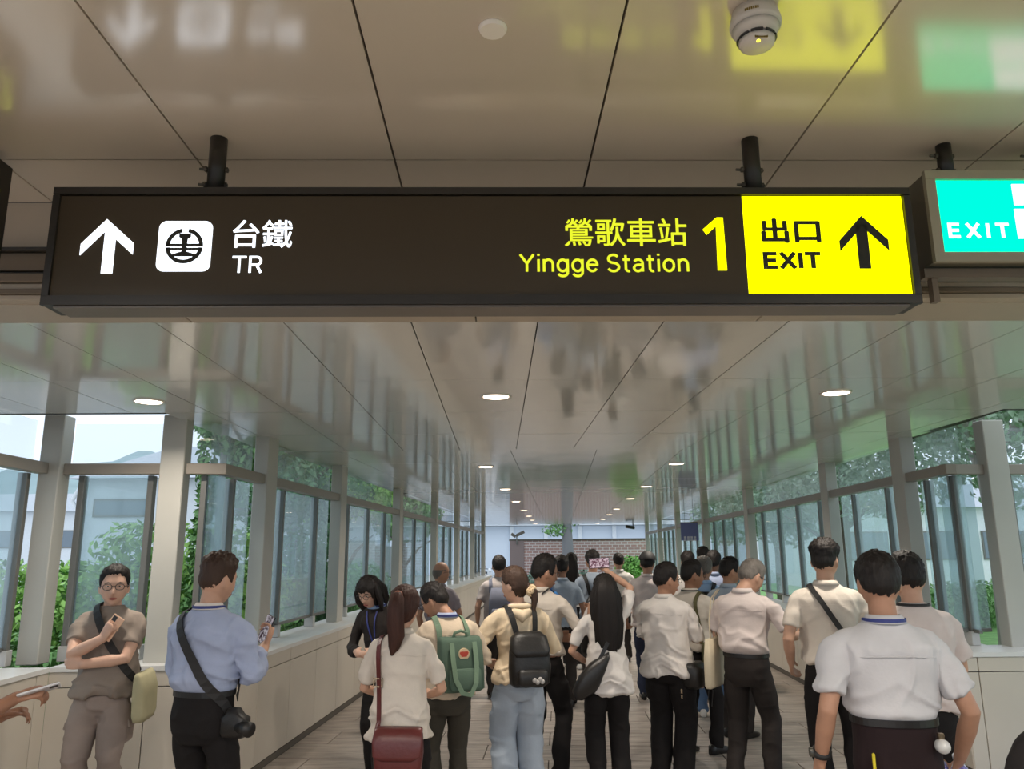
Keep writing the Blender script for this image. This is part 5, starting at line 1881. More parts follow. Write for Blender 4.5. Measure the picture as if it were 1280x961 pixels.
P, N = p_path(p3, [(-.105, 1.13)], -1, .022)
q = p3.LX(P)[0] * p3.s
g = Geo()
for dx, dz, sx, sz in ((0, .02, .05, .006), (0, -.02, .05, .006), (-.022, 0, .006, .046), (.022, 0, .006, .046)):
    g.box(q[0] + dx, q[1] - .004, q[2] + dz, sx, .006, sz)
tag(g.xf(M).build('buckle', BUCKLE, t), kind='stuff')

# man with green backpack, head bowed to the left
p4 = person('man in beige striped shirt with green backpack, head bowed to the left', 562, 5.35, 1.50, 22, girth=1.02, shirt=BEIGE, trousers=OLIVE, sleeve='long', sl=.95, tucked=False, hem=.86,
    collarmat=LBLUE, skin=SKIN_C, head=(46, 24, 0), headfwd=.05, lean=9, style='short', top=.024, hside=.014, glasses=True, lanyard=NAVY, hs=1.12,
    la=dict(to=(-.10, .30, 1.05), pole=(-.8, -.5, -.9), dir=(.3, .9, .1), n=(-.2, .2, 1)), ra=dict(to=(.17, .24, 1.02), pole=(.9, -.5, -.7), dir=(-.3, .9, .1), n=(.2, .2, 1)))
t, M = carried(p4, 'backpack', 'square green backpack with round patch and loop handles', 'backpack', (0, -.24, .92 * p4.s))
def xl_(p, V):
    return p.LX(V) * p.s
g = bag_rings([(.915, .13, .055, -.205, .03), (.935, .160, .072, -.205, .03), (1.10, .163, .078, -.205, .03), (1.25, .158, .068, -.200, .03), (1.28, .15, .05, -.195, .03)], 6)
g.v = [xl_(p4, g.verts())]
g.xf(M).build('pack_body', PACK_G, t, True)
g = bag_rings([(.93, .10, .012, -.292, .035), (.95, .118, .022, -.288, .035), (1.06, .118, .020, -.285, .035), (1.075, .110, .012, -.280, .035)], 6)
g.v = [xl_(p4, g.verts())]
g.xf(M).build('front_pocket', PACK_G, t, True)
P = [(.03 - .085, -.282, 1.25), (.03 - .085, -.305, 1.13), (.03 - .075, -.315, 1.01), (.03 - .03, -.318, .92), (.03 + .03, -.318, .905), (.03 + .075, -.315, .98), (.03 + .088, -.305, 1.11), (.03 + .085, -.282, 1.25)]
g = Geo()
g.ribbon(xl_(p4, P), [(0, -1, 0)] * len(P), .030, .004, wdir=None)
g.xf(M).build('loop_handle', PACK_GL, t)
P = [(.03 - .05, -.21, 1.27), (.03 - .045, -.235, 1.31), (.03, -.24, 1.325), (.03 + .045, -.235, 1.31), (.03 + .05, -.21, 1.27)]
g = Geo()
g.tube(xl_(p4, P), .010, 10)
g.xf(M).build('top_handle', PACK_GL, t, True)
pc = xl_(p4, [(.035, -.268, 1.17)])[0]
g = Geo()
g.tube([(pc[0], pc[1] - .002, pc[2]), (pc[0], pc[1] - .014, pc[2])], .036, 24, 'flat')
pt = g.xf(M).build('patch', mat('patch_cream', srgb(226, 200, 160), 0.6), t)
g = Geo()
g.prism([(pc[0] + .026 * math.cos(a) * (1 + .22 * math.sin(3 * a)), pc[2] + .022 * math.sin(a) * (1 + .3 * math.cos(2 * a))) for a in np.linspace(0, 2 * math.pi, 22)[:-1]], pc[1] - .0165, pc[1] - .0142)
g.xf(M).build('patch_figure', mat('patch_red', srgb(196, 72, 52), 0.6), pt)
for sx in (-1, 1):
    P, N = strap_over(p4, sx * .10, sx * .11 + .02, 1.22, sx * .13, 1.02, .012)
    strap_part(t, M, P, N, .036, PACK_GL)

# woman in dark jacket behind the ponytail
p5 = person('woman with black bob and glasses in dark jacket looking down', 484, 6.3, 1.52, 158, woman=True, slean=10, shirt=CHAR, shirtname='jacket', trousers=BLACK, tucked=False, hem=.82, sleeve='long', collarmat=SKY,
    skin=SKIN_A, head=(-8, 26, 0), headfwd=.03, lean=5, style='fringe', hair=HAIR_K, top=.024, hside=.022, glasses=True, lanyard=NAVY, hs=1.12,
    la=dict(to=(-.10, .27, 1.05), pole=(-.8, -.5, -.9)), ra=dict(to=(.10, .27, 1.05), pole=(.8, -.5, -.9)))
def bob(p, m, zlow=-.15, w=.09):
    g = Geo()
    for sx in (-1, 1):
        strands(g, np.array([(sx * .070, -.01, .06), (sx * .088, .010, .0), (sx * .092, .012, -.07), (sx * .084, .018, zlow)]) * p.hs, [(.02 * p.hs, .034 * p.hs), (.022 * p.hs, .046 * p.hs), (.022 * p.hs, .046 * p.hs), (.010 * p.hs, .020 * p.hs)], sx)
    strands(g, np.array([(0, -.075, .05), (0, -.098, -.01), (0, -.085, -.09), (0, -.075, zlow)]) * p.hs, [(.06 * p.hs, .03 * p.hs), (.082 * p.hs, .034 * p.hs), (.084 * p.hs, .03 * p.hs), (.06 * p.hs, .016 * p.hs)], 2)
    g.xf(p.Mh).build('long_hair', m, p.root, True)
bob(p5, HAIR_K)

# woman in cream hoodie with black backpack
p6 = person('woman in cream hoodie and wide pale jeans with black backpack', 648, 5.7, 1.565, 14, woman=True, girth=1.08, shirt=CREAM, shirtname='hoodie', trousers=JEAN, tucked=False, hem=.86, sleeve='long', collar=False,
    skin=SKIN_A, head=(46, 6, 0), style='long', hair=HAIR_B, top=.018, hside=.012, wide=1.42, fold=1.3, tfold=1.8, shoes=SHOE_W, hs=1.12, fat=1.12, lanyard=mat('lanyard_violet', srgb(110, 84, 140), 0.6),
    la=dict(to=(-.20, .18, .98), pole=(-.9, -.6, -.3), dir=(.4, .8, -.2), n=(-.6, .3, .6)), ra=dict(to=(.16, .26, 1.04), pole=(.9, -.6, -.5)))
g = Geo()
a = np.linspace(0, 2 * math.pi, 22)[:-1]
P = p6.LX([(.082 * math.cos(t), -.02 + .075 * math.sin(t), 1.392 - .03 * max(0, math.sin(t)) + .012 * max(0, -math.sin(t))) for t in a]) * p6.s
P = np.vstack((P, P[:1]))
g.tube(P, .022 * p6.s, 10, 'flat')
g.tube(p6.LX([(-.05, -.085, 1.36), (0, -.115, 1.33), (.05, -.085, 1.36)]) * p6.s, [.03, .045, .03], 12)
g.build('hood', CREAM, p6.root, True)
ponytail(p6, [(.02, -.095, -.02), (.03, -.125, -.06), (.03, -.13, -.11), (.02, -.12, -.17), (.02, -.118, -.24)], [(.03, .03), (.03, .03), (.024, .022), (.016, .014), (.006, .006)], HAIR_B)
g = Geo()
for i in range(60):
    d = rng.normal(size=3); d /= np.linalg.norm(d)
    g.ellipsoid((np.array((.025, -.112, -.045)) + d * np.array((.032, .026, .032))) * p6.hs, np.array((.013, .013, .013)) * p6.hs, nu=8, nv=6)
tag(g.xf(p6.Mh).build('fluffy_scrunchie', mat('fluff_beige', srgb(222, 196, 160), 0.95, bump=.6, bscale=200), p6.root, True), kind='stuff')
t, M = carried(p6, 'backpack', 'small black backpack with drawstring top on the woman in hoodie', 'backpack', (0, -.24, .85 * p6.s))
g = bag_rings([(.845, .11, .05, -.195, .03), (.87, .145, .075, -.20, .03), (.98, .155, .088, -.205, .03), (1.10, .145, .078, -.195, .03), (1.17, .11, .055, -.18, .03), (1.20, .07, .035, -.17, .03)], 3.2)
V = g.verts()
g.v = [(V + 0.006 * vnoise(V * 24)[:, None]) * p6.s]
g.xf(M).build('pack_body', PACK_K, t, True)
g = bag_rings([(.86, .085, .02, -.285, .03), (.88, .11, .038, -.285, .03), (.955, .11, .036, -.285, .03), (.975, .09, .02, -.28, .03)], 3.2)
g.v = [g.verts() * p6.s]
g.xf(M).build('front_pocket', PACK_K, t, True)
g = bag_rings([(1.06, .12, .02, -.275, .03), (1.10, .15, .06, -.22, .03), (1.19, .135, .062, -.185, .03), (1.225, .09, .045, -.175, .03)], 3)
g.v = [g.verts() * p6.s]
g.xf(M).build('flap', PACK_K, t, True)
g = Geo()
for dx, dz in ((-.02, 0), (.02, .005), (0, -.012), (.035, -.01)):
    g.ellipsoid(np.array((.055 + dx, -.325, .905 + dz)) * p6.s, (.017, .012, .016), nu=10, nv=8)
tag(g.xf(M).build('charm', mat('charm_grey', srgb(170, 166, 162), 0.5), t, True), kind='stuff')
for sx in (-1, 1):
    P, N = strap_over(p6, sx * .095, sx * .06 + .03, 1.16, sx * .125, 1.0, .014)
    strap_part(t, M, P, N, .040, STRAP_K)


# man in white polo holding a white phone
p7 = person('man with glasses in white short sleeved shirt holding a white phone, facing right', 677, 6.3, 1.645, -38, girth=1.08, shirt=WARM, trousers=BLACK, tucked=False, hem=.92, skin=SKIN_C, head=(-32, 10, 0), style='short', hair=HAIR_K,
    top=.026, hside=.014, glasses=True, hs=1.14, sl=.82, lf=(-.10, -.05, 6), rf=(.11, .06, -14),
    ra=dict(to=(.25, .30, 1.19), pole=(.6, -.7, -1), dir=(-.1, .75, .6), n=(.8, .3, -.3), hand=dict(curl=(34, 40, 26))), la=dict(to=(-.06, .27, 1.03), pole=(-.8, -.5, -.9)))
phone(p7, 1, 'white phone in the right hand of the bespectacled man beside the cream hoodie', case=mat('phone_white', srgb(226, 222, 220), 0.35), screen=mat('screen_white', srgb(214, 208, 206), 0.2), axis=(.1, .55, .8), face=(-.3, -.8, .55))
t, M = carried(p7, 'neck_strap', 'thin black strap round the neck of the man with white phone', 'strap', (0, 0, 1.1 * p7.s))
for sx in (-1, 1):
    P, N = strap_over(p7, sx * .085, 0.0 + sx * .06, 1.36, sx * .02, 1.0, .014)
    strap_part(t, M, P[6:], N[6:], .012, STRAP_K)
q = xl_(p7, [(0, p_surf_y(p7, 0, 1.0, 1) + .03, .97)])[0]
g = Geo()
g.box(q[0], q[1], q[2], .06, .02, .09)
g.xf(M).build('badge', mat('badge_dark', srgb(46, 46, 52), 0.4), t)

# woman with very long black hair raising a phone
p8 = person('woman with very long black hair raising a phone overhead in her right hand', 757, 5.9, 1.50, 2, woman=True, girth=1.0, shirt=WHITE, shirtname='blouse', trousers=BLACK, tucked=False, hem=.775, skin=SKIN_B, head=(0, -6, 0), style='long',
    hair=HAIR_K, top=.018, hside=.014, wide=1.22, flare=.03, fold=1.3, hs=1.10, sl=.80,
    ra=dict(to=(.06, .24, 1.715), pole=(1, -.25, -.5), dir=(-.45, .25, .85), n=(.2, -.95, .1), shz=.03, hand=dict(curl=(30, 40, 25))), la=dict(to=(-.15, .18, .98), pole=(-.9, -.6, -.4)))
phone(p8, 1, 'phone held sideways above the long haired woman, pink picture on its screen', screen=SCREEN_ON, axis=(1, .05, .05), face=(0, -1, -.05), size=(.078, .16, .009), off=(.035, .085, .03))
g = Geo()
strands(g, np.array([(0, -.02, .10), (0, -.075, .075), (0, -.108, 0), (0, -.115, -.10), (.005, -.125, -.22), (.01, -.128, -.34), (.012, -.12, -.44), (.02, -.11, -.50)]) * p8.hs,
        [(.02, .02), (.070 * p8.hs, .034), (.088 * p8.hs, .040), (.098 * p8.hs, .042), (.102 * p8.hs, .038), (.094 * p8.hs, .030), (.066 * p8.hs, .022), (.02, .01)], 1, 44, .05)
for sx in (-1, 1):
    strands(g, np.array([(sx * .06, -.03, .06), (sx * .085, -.035, -.02), (sx * .092, -.06, -.12), (sx * .085, -.09, -.25), (sx * .07, -.10, -.36)]) * p8.hs, [.018, .026, .028, .022, .008], sx)
g.xf(p8.Mh).build('long_hair', HAIR_K, p8.root, True)
t, M = carried(p8, 'shoulder_bag', 'black slouchy shoulder bag at the left hip of the long haired woman', 'bag', (-.20, -.05, .74 * p8.s))
g = bag_rings([(.76, .06, .045, -.10, -.17), (.79, .10, .065, -.10, -.175), (.87, .135, .07, -.11, -.165), (.95, .125, .06, -.12, -.12), (1.0, .08, .03, -.125, -.08)], 3)
V = g.verts()
V[:, 2] += (V[:, 0] + .17) * .55
g.v = [V * p8.s]
g.xf(M).build('bag_body', LEATHER, t, True)
P, N = strap_over(p8, .10, -.10, .97, -.14, .95, .014)
strap_part(t, M, P, N, .026, LEATHER)

# man in loose white shirt with black waist bag
p9 = person('man with glasses in loose white shirt and baggy black trousers facing right', 832, 6.3, 1.575, -30, girth=1.12, depth=1.15, shirt=WHITE, trousers=BLACK, tucked=False, hem=.80, skin=SKIN_C, head=(-44, 6, 0), style='short', hair=HAIR_K,
    top=.022, hside=.014, glasses=True, wide=1.35, fold=1.35, hs=1.14, sleeve='short', sl=.98, flare=.01,
    ra=dict(to=(.12, .28, 1.08), pole=(.7, -.6, -1), dir=(-.5, .8, .2), n=(.4, .4, .5)), la=dict(to=(-.06, .28, 1.04), pole=(-.8, -.5, -.9)))
t, M = carried(p9, 'waist_bag', 'black waist bag with dangling straps on the man in baggy trousers', 'bag', (.24, .05, .70 * p9.s))
g = bag_rings([(.70, .06, .09, .04, .20), (.73, .085, .12, .04, .215), (.86, .09, .13, .04, .21), (.90, .06, .11, .04, .20)], 3.4)
g.v = [g.verts() * p9.s]
g.xf(M).build('bag_body', PACK_K, t, True)
g = Geo()
for x, y, z0, z1 in ((.315, .0, .80, .60), (.32, .08, .74, .56)):
    pts = np.array([(x, y, z0), (x + .02, y + .01, (z0 + z1) / 2 + .03), (x + .005, y + .005, z1)]) * p9.s
    g.ribbon(pts, [(1, 0, 0)] * 3, .012, .003)
tag(g.xf(M).build('loose_strap', STRAP_K, t), kind='stuff')
g = Geo()
g.box(.165 * p9.s, -.165 * p9.s, .70 * p9.s, .012, .004, .03)
g.box(.165 * p9.s, -.165 * p9.s, .66 * p9.s, .010, .004, .024)
tag(g.xf(M).build('metal_tag', BUCKLE, t), kind='stuff')

# grey haired man, head bowed, with cream tote
p10 = person('grey haired man in white short sleeved shirt, head bowed to the right', 930, 6.0, 1.635, -34, girth=1.06, depth=1.06, shirt=PINK, trousers=CHAR, wz=-.03, fold=1.5, skin=SKIN_B, head=(-28, 26, 0), headfwd=.05, lean=3, style='short', hair=HAIR_G, top=.022, hside=.012,
    glasses=True, hs=1.10, sl=.80, wide=1.08, lf=(-.13, -.03, 5), rf=(.12, .05, -10),
    ra=dict(to=(.34, .24, 1.09), pole=(.4, -1, -.5), dir=(.4, 1, .15), n=(.7, .1, .6), hand=dict(curl=(48, 60, 35))), la=dict(to=(-.10, .28, 1.04), pole=(-.9, -.5, -.7)))
t, M = carried(p10, 'tote_bag', 'flat cream tote bag hanging from the shoulder of the grey haired man', 'bag', (-.24, 0, .72 * p10.s))
g = bag_rings([(.70, .022, .15, .0, -.255), (.72, .03, .165, .0, -.255), (.92, .032, .17, .0, -.25), (1.06, .018, .168, .0, -.245)], 6)
g.v = [g.verts() * p10.s]
g.xf(M).build('bag_body', CANVAS, t, True)
for dy in (-.07, .07):
    pts = np.array([(-.245, dy, 1.04), (-.25, dy * .8 - .01, 1.18), (-.235, dy * .4 - .012, 1.36), (-.18, dy * .3 - .012, 1.425)]) * p10.s
    g = Geo()
    g.ribbon(pts, [(-1, 0, .2)] * 4, .024, .003)
    g.xf(M).build('handle', CANVAS, t)

# tall man with black shoulder strap
p11 = person('tall man in pinkish striped shirt with black shoulder strap, left arm hanging', 1036, 5.4, 1.725, -14, girth=1.06, shirt=WARM, trousers=BLACK, tucked=False, hem=.93, skin=SKIN_B, head=(-26, 2, 0), style='short', hair=HAIR_K, top=.036, hside=.006, hs=1.06, sl=.72,
    la=dict(to=(-.245, .10, .90), pole=(-.3, -1, 0), n=(-1, .1, 0)), ra=dict(to=(.16, .27, 1.02), pole=(.8, -.6, -.7)))
t, M = carried(p11, 'sling_bag', 'black sling bag strap across the tall man in pinkish shirt', 'bag', (.16, .1, .85 * p11.s))
P, N = strap_over(p11, -.10, .14, .98, .17, .98, .016)
strap_part(t, M, P, N, .034, STRAP_K)
g = bag_rings([(.80, .04, .09, .04, .215), (.83, .052, .11, .04, .22), (.97, .052, .11, .04, .215), (1.0, .03, .09, .04, .205)], 4)
g.v = [g.verts() * p11.s]
g.xf(M).build('bag_body', PACK_K, t, True)

# nearest man, back to us
p12 = person('nearest man on the right seen from behind in cool white short sleeved shirt', 1104, 3.3, 1.655, -7, girth=1.03, depth=1.06, shirt=GREYW, trousers=MAROON, skin=SKIN_C, head=(-5, 4, 0), style='short', hair=HAIR_K, top=.020, hside=.016, hs=1.04, sl=.74, fat=0.99, wz=.05, voxel=.0068, cvoxel=.0085,
    lanyard=NAVY, collarmat=GREYW, fold=1.4,
    la=dict(to=(-.285, .05, .86), pole=(-.3, -1, 0), n=(-1, -.25, 0), hand=dict(curl=(25, 30, 20))), ra=dict(to=(.265, .07, .87), pole=(.4, -1, 0), n=(.6, -.8, 0), hand=dict(curl=(42, 52, 34))))
sh, el, wr, d, n, a = p12.arm[-1]
g = Geo()
wv = (wr - el) / np.linalg.norm(wr - el)
c = wr - wv * .035
g.tube(np.array([c - wv * .010, c + wv * .010]) * p12.s, [(.040 * p12.s, .036 * p12.s)] * 2, 24, 'flat')
w = g.build('watch', STRAP_K, p12.root, True)
g = Geo()
g.tube(np.array([c + np.array((-.036, 0, 0)), c + np.array((-.048, 0, 0))]) * p12.s, .018, 18, 'flat')
g.build('watch_face', mat('watch_glass', srgb(60, 58, 50), 0.2), w)
def bottle(M4, label):
    t = tag(empty('water_bottle'), label, 'bottle', None)
    t.matrix_world = M4
    g = Geo()
    prof = [(0, .024), (.004, .030), (.05, .0315), (.06, .029), (.07, .0315), (.13, .0315), (.165, .018), (.178, .0125), (.19, .0125)]
    g.tube([(0, 0, z) for z, r in prof], [r for z, r in prof], 22, 'flat')
    g.build('bottle_body', mat('bottle_plastic', srgb(200, 206, 222), 0.15, spec=.6), t, True)
    g = Geo()
    g.tube([(0, 0, .191), (0, 0, .206)], .0145, 18, 'flat')
    g.build('cap', mat('bottle_cap', srgb(226, 228, 236), 0.4), t)
    g = Geo()
    g.tube([(0, 0, .075), (0, 0, .125)], .0322, 22, 'flat')
    g.build('wrap', mat('bottle_wrap', srgb(112, 106, 176), 0.35, var=.4, scale=60), t, True)
    return t
sh, el, wr, d, n, a = p12.arm[1]
base = wr * p12.s + np.array((-.03, -.01, -.10))
for i, (dx, dy) in enumerate(((-.045, -.015), (.012, -.060))):
    M4 = Matrix.Translation(p12.loc) @ Matrix.Rotation(p12.yaw, 4, 'Z') @ Matrix.Translation(Vector(base + np.array((dx, dy, -.02 * i)))) @ Matrix.Rotation(R(-68 + 10 * i), 4, 'X') @ Matrix.Rotation(R(12), 4, 'Y')
    bottle(M4, ['water bottle in the nearest man\'s right hand, the inner of two', 'water bottle in the nearest man\'s right hand, the outer of two'][i])
t, M = carried(p12, 'badge_reel', 'clear white badge reel clipped on the belt of the nearest man', 'badge', (.135 * p12.s, -.10, .93 * p12.s))
g = Geo()
g.tube(np.array([(.135, -.112, .955), (.135, -.128, .955)]) * p12.s, .026, 20)
g.xf(M).build('reel', mat('reel_clear', srgb(196, 196, 194), 0.25), t, True)
g = Geo()
g.box(.135 * p12.s, -.112 * p12.s, .985 * p12.s, .02, .02, .03)
g.xf(M).build('clip', BUCKLE, t)
t, M = carried(p12, 'pen', 'yellow pen in the back left pocket of the nearest man', 'pen', (-.125 * p12.s, -.12, .85 * p12.s))
g = Geo()
g.tube(np.array([(-.125, -.124, .85), (-.125, -.122, .92)]) * p12.s, .006, 10)
g.xf(M).build('barrel', mat('pen_yellow', srgb(206, 190, 40), 0.4), t)

# man in plain white tee behind the nearest man
p13 = person('man in plain white tee half hidden behind the nearest man on the right', 1143, 4.3, 1.645, -6, shirt=PINK, shirtname='tee', trousers=BLACK, tucked=False, hem=.88, collar=False, skin=SKIN_B, head=(4, 8, 0), style='short', hair=HAIR_K, top=.026, hside=.014,
    sl=.74, lanyard=STRAP_K, girth=1.02, ra=dict(to=(.12, .28, 1.02), pole=(.8, -.6, -.7)), la=dict(to=(-.1, .28, 1.02), pole=(-.8, -.6, -.7)))

# further down the corridor
p14 = person('bald man in grey lavender shirt by the left parapet, looking right', 549, 8.9, 1.57, -24, shirt=LAV, trousers=CHAR, skin=SKIN_C, head=(-34, 0, 0), style='bald', hair=HAIR_G, top=.008, hside=.003, glasses=True, hs=1.1,
    ra=dict(to=(.1, .28, 1.02), pole=(.8, -.6, -.7)))
p15 = person('man walking away in grey tee with blue grey backpack, nearest the left parapet', 624, 9.7, 1.63, 2, shirt=cloth('cloth_pale_grey', 176, 168, 166), shirtname='tee', trousers=CHAR, tucked=False, hem=.86, collar=False, skin=SKIN_B, style='short', hair=HAIR_K, top=.016, hside=.010,
    la=dict(to=(-.27, .06, .86), pole=(-.3, -1, 0)), lf=(-.09, -.12, 4), rf=(.09, .18, -4), girth=1.06)
t, M = carried(p15, 'backpack', 'blue grey backpack on the man walking away near the left parapet', 'backpack', (0, -.22, .86 * p15.s))
g = bag_rings([(.86, .12, .05, -.19, .02), (.90, .15, .075, -.20, .02), (1.15, .15, .075, -.20, .02), (1.30, .12, .05, -.17, .02)], 3.4)
g.v = [g.verts() * p15.s]
g.xf(M).build('pack_body', cloth('pack_slate', 120, 124, 140), t, True)
g = bag_rings([(.89, .10, .02, -.275, .02), (.92, .125, .03, -.275, .02), (1.04, .12, .028, -.275, .02), (1.06, .10, .02, -.27, .02)], 4)
g.v = [g.verts() * p15.s]
g.xf(M).build('front_pocket', cloth('pack_slate', 120, 124, 140), t, True)
for sx in (-1, 1):
    P, N = strap_over(p15, sx * .10, sx * .10, 1.24, sx * .13, 1.02, .014)
    strap_part(t, M, P, N, .045, cloth('pack_slate', 120, 124, 140))
p16 = person('man in grey blue polo walking away behind the bespectacled man with white phone', 703, 9.2, 1.62, -6, shirt=GBLUE, trousers=CHAR, tucked=False, hem=.88, skin=SKIN_D, style='short', hair=HAIR_K,
    ra=dict(to=(.27, .08, .86), pole=(.3, -1, 0)), lf=(-.09, .15, 4), rf=(.09, -.1, -4))
t, M = carried(p16, 'blue_bag', 'bright blue bag hugged by the man in grey blue polo', 'bag', (-.2, .0, 1.0 * p16.s))
g = bag_rings([(1.05, .08, .05, -.14, -.13), (1.08, .10, .06, -.14, -.13), (1.25, .10, .06, -.14, -.13), (1.28, .07, .04, -.14, -.13)], 4)
g.v = [g.verts() * p16.s]
g.xf(M).build('bag_body', cloth('bag_blue', 70, 140, 210), t, True)
P, N = strap_over(p16, -.11, -.13, 1.24, -.14, 1.05, .014)
strap_part(t, M, P, N, .03, cloth('bag_blue', 70, 140, 210))
p17 = person('woman with long dark hair in white top and dark trousers far ahead', 716, 12.0, 1.64, -4, woman=True, shirt=WHITE, shirtname='blouse', trousers=BLACK, tucked=False, hem=.88, skin=SKIN_B, style='long', hair=HAIR_K, shoes=SHOE_W, wide=1.15, sleeve='long',
    lf=(-.09, .1, 4), rf=(.09, -.1, -4))
g = Geo()
strands(g, np.array([(0, -.06, .09), (0, -.10, 0), (0, -.11, -.12), (0, -.11, -.26), (0, -.10, -.33)]) * p17.hs, [(.05, .03), (.085, .036), (.09, .034), (.07, .026), (.03, .01)], 1, 30, .06)
g.xf(p17.Mh).build('long_hair', HAIR_K, p17.root, True)
t, M = carried(p17, 'shoulder_bag', 'thin black strapped bag on the woman in white top far ahead', 'bag', (.2, -.02, .85))
P, N = strap_over(p17, .10, .13, .95, .15, 1.0, .014)
strap_part(t, M, P, N, .02, STRAP_K)
g = bag_rings([(.80, .03, .09, 0, .205), (.82, .04, .11, 0, .21), (.95, .04, .11, 0, .21), (.97, .025, .10, 0, .20)], 4)
g.v = [g.verts() * p17.s]
g.xf(M).build('bag_body', PACK_K, t, True)
p18 = person('man in pale blue tee with black backpack straps behind the raised phone', 743, 9.9, 1.68, 4, shirt=GBLUE, shirtname='tee', trousers=CHAR, tucked=False, hem=.86, skin=SKIN_C, collar=False, style='short', hair=HAIR_K,
    la=dict(to=(-.27, .06, .86), pole=(-.3, -1, 0)), lf=(-.09, -.1, 4), rf=(.09, .12, -4))
t, M = carried(p18, 'backpack', 'black backpack on the man behind the raised phone', 'backpack', (0, -.22, .82 * p18.s))
g = bag_rings([(.82, .11, .05, -.19, 0), (.85, .14, .07, -.20, 0), (1.08, .13, .07, -.195, 0), (1.16, .08, .05, -.17, 0)], 3.4)
g.v = [g.verts() * p18.s]
g.xf(M).build('pack_body', PACK_K, t, True)
for sx in (-1, 1):
    P, N = strap_over(p18, sx * .115, sx * .05, 1.12, sx * .13, 1.02, .014)
    strap_part(t, M, P, N, .045, STRAP_K)
p19 = person('man in pale beige shirt and dark trousers walking furthest ahead', 776, 12.8, 1.63, 0, shirt=cloth('cloth_stone', 206, 202, 196), trousers=CHAR, skin=SKIN_B, style='short', hair=HAIR_K, lf=(-.09, .12, 4), rf=(.09, -.1, -4),
    la=dict(to=(-.25, .05, .86), pole=(-.3, -1, 0)))
p20 = person('man in black cap and pale shirt walking away beside the right group', 812, 9.4, 1.655, -8, shirt=PINK, trousers=cloth('cloth_navy', 48, 54, 74), tucked=False, hem=.84, skin=SKIN_C, style='short', hair=HAIR_K, top=.012, girth=1.1, head=(-12, 4, 0),
    la=dict(to=(-.27, .04, .88), pole=(-.4, -1, 0), hand=dict(curl=(45, 50, 30))), lf=(-.1, .1, 4), rf=(.1, -.1, -4))
g = Geo()
Dc = HD2
zz = HP2[:, 2]
tt = np.where(zz > .035, .024, -.012)
n_ = Dc / np.array((.077, .097, .118))
n_ /= np.linalg.norm(n_, axis=1)[:, None]
g.add((HP2 + n_ * tt[:, None]) * p20.hs, HF2)
g.ellipsoid(np.array((0, .12, .045)) * p20.hs, np.array((.07, .07, .008)) * p20.hs)
g.xf(p20.Mh).build('cap', STRAP_K, p20.root, True)
p21 = person('man with glasses in white shirt and neck lanyard, profile to the right, shoulder bag', 866, 7.0, 1.585, -48, girth=1.04, shirt=WARM, trousers=BLACK, tucked=False, hem=.90, skin=SKIN_D, head=(-32, 4, 0), style='short', hair=HAIR_K, glasses=True, hs=1.12, lanyard=STRAP_K,
    ra=dict(to=(.16, .30, 1.05), pole=(.5, -.8, -.9), dir=(-.1, .9, .3), n=(.7, .2, .5), hand=dict(curl=(40, 45, 30))), lf=(-.1, -.06, 4), rf=(.1, .12, -12), la=dict(to=(-.1, .28, 1.0), pole=(-.8, -.5, -.8)))
t, M = carried(p21, 'shoulder_bag', 'khaki olive shoulder bag at the hip of the man with lanyard', 'bag', (.22, 0, .74 * p21.s))
g = bag_rings([(.74, .05, .10, -.02, .22), (.77, .07, .13, -.02, .225), (.92, .07, .135, -.02, .225), (.98, .04, .11, -.02, .215)], 3.2)
g.v = [g.verts() * p21.s]
g.xf(M).build('bag_body', CANVAS_G, t, True)
P, N = strap_over(p21, .11, .15, .96, .16, .98, .016)
strap_part(t, M, P, N, .03, CANVAS_G)
p22 = person('dark haired man in pale shirt at the back of the right group', 864, 10.2, 1.655, -10, shirt=WHITE, trousers=CHAR, skin=SKIN_C, style='short', hair=HAIR_K)
p23 = person('grey haired man in sky blue shirt and jeans with black backpack', 884, 8.5, 1.60, -20, shirt=SKY, trousers=DENIM, tucked=False, hem=.86, skin=SKIN_C, style='short', hair=HAIR_G, shoes=SHOE_W, sleeve='long')
t, M = carried(p23, 'backpack', 'black backpack on the grey haired man in sky blue shirt', 'backpack', (-.05, -.22, .95 * p23.s))
g = bag_rings([(.95, .10, .05, -.19, -.04), (.98, .13, .07, -.20, -.04), (1.22, .13, .07, -.20, -.04), (1.32, .10, .05, -.17, -.04)], 3.4)
g.v = [g.verts() * p23.s]
g.xf(M).build('pack_body', PACK_K, t, True)
for sx in (-1, 1):
    P, N = strap_over(p23, sx * .10, sx * .08, 1.25, sx * .13, 1.02, .014)
    strap_part(t, M, P, N, .04, STRAP_K)
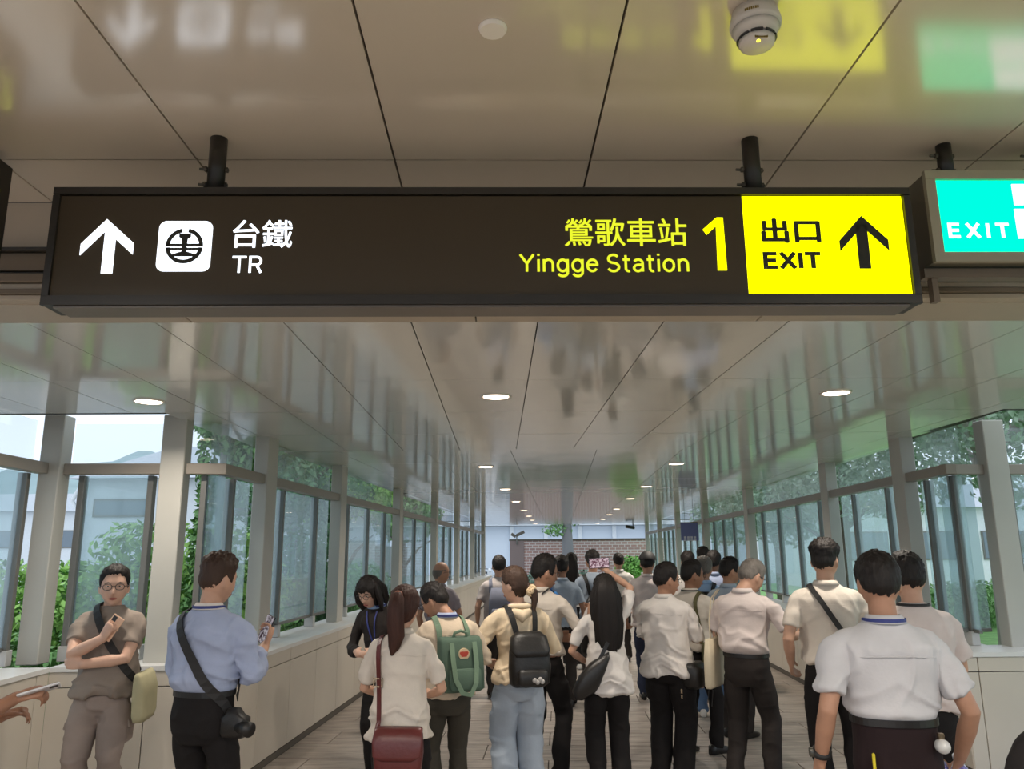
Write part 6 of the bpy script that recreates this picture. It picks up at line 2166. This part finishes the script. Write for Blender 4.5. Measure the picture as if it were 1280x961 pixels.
p24 = person('tallest dark haired man in light blue shirt at the back of the right group', 884, 11.3, 1.715, -14, shirt=SKY, trousers=CHAR, skin=SKIN_D, style='short', hair=HAIR_K)
p25 = person('man in pale blue shirt standing behind the sky blue shirted man', 897, 9.8, 1.66, -18, shirt=LBLUE, trousers=CHAR, skin=SKIN_D, style='short', hair=HAIR_K)
p26 = person('dark haired man in grey blue shirt looking right, behind the bowed grey haired man', 914, 7.6, 1.60, -40, shirt=GBLUE, trousers=CHAR, skin=SKIN_C, head=(-40, 4, 0), style='short', hair=HAIR_K, hs=1.1, ra=dict(to=(.1, .28, 1.0), pole=(.7, -.6, -.8)))

# people cut by the frame
p27 = person('person at the left edge with mask, hands and phone reaching into view', -62, 3.3, 1.60, -62, shirt=CHAR, trousers=BLACK, skin=SKIN_D, head=(6, 10, 0), style='short', hair=HAIR_B, hs=1.06, sl=.7, tucked=False, hem=.86,
    ra=dict(to=(.04, .28, 1.16), pole=(.7, -.6, -.9), dir=(-.05, 1, .22), n=(.5, -.1, .8), hand=dict(curl=(36, 40, 26))), la=dict(to=(-.12, .22, 1.06), pole=(-.8, -.6, -.8), dir=(.3, 1, .3), n=(-.5, -.2, .8), hand=dict(curl=(30, 34, 22))))
g = Geo()
mm = (HD2[:, 1] > .35) & (HP2[:, 2] < -.012) & (HP2[:, 2] > -.10)
g.add((head_shape(HD2) + n_ * np.where(mm, .006, -.012)[:, None]) * p27.hs, HF2)
g.xf(p27.Mh).build('face_mask', mat('mask_pale', srgb(206, 214, 210), 0.8), p27.root, True)
phone(p27, 1, 'pale phone held flat by the person at the left edge', case=mat('phone_silver', srgb(190, 190, 194), 0.3), axis=(0, 1, .25), face=(-.35, -.2, .9), off=(-.01, .085, .012))
p28 = person('person in black tee at the lower right edge, only a sleeve in view', 1322, 2.6, 1.36, -4, shirt=BLACK, shirtname='tee', trousers=BLACK, tucked=False, hem=.86, skin=SKIN_C, collar=False, style='short', hair=HAIR_K, fat=1.1, sl=.95,
    la=dict(to=(-.30, .02, .86), pole=(-.5, -1, 0)))
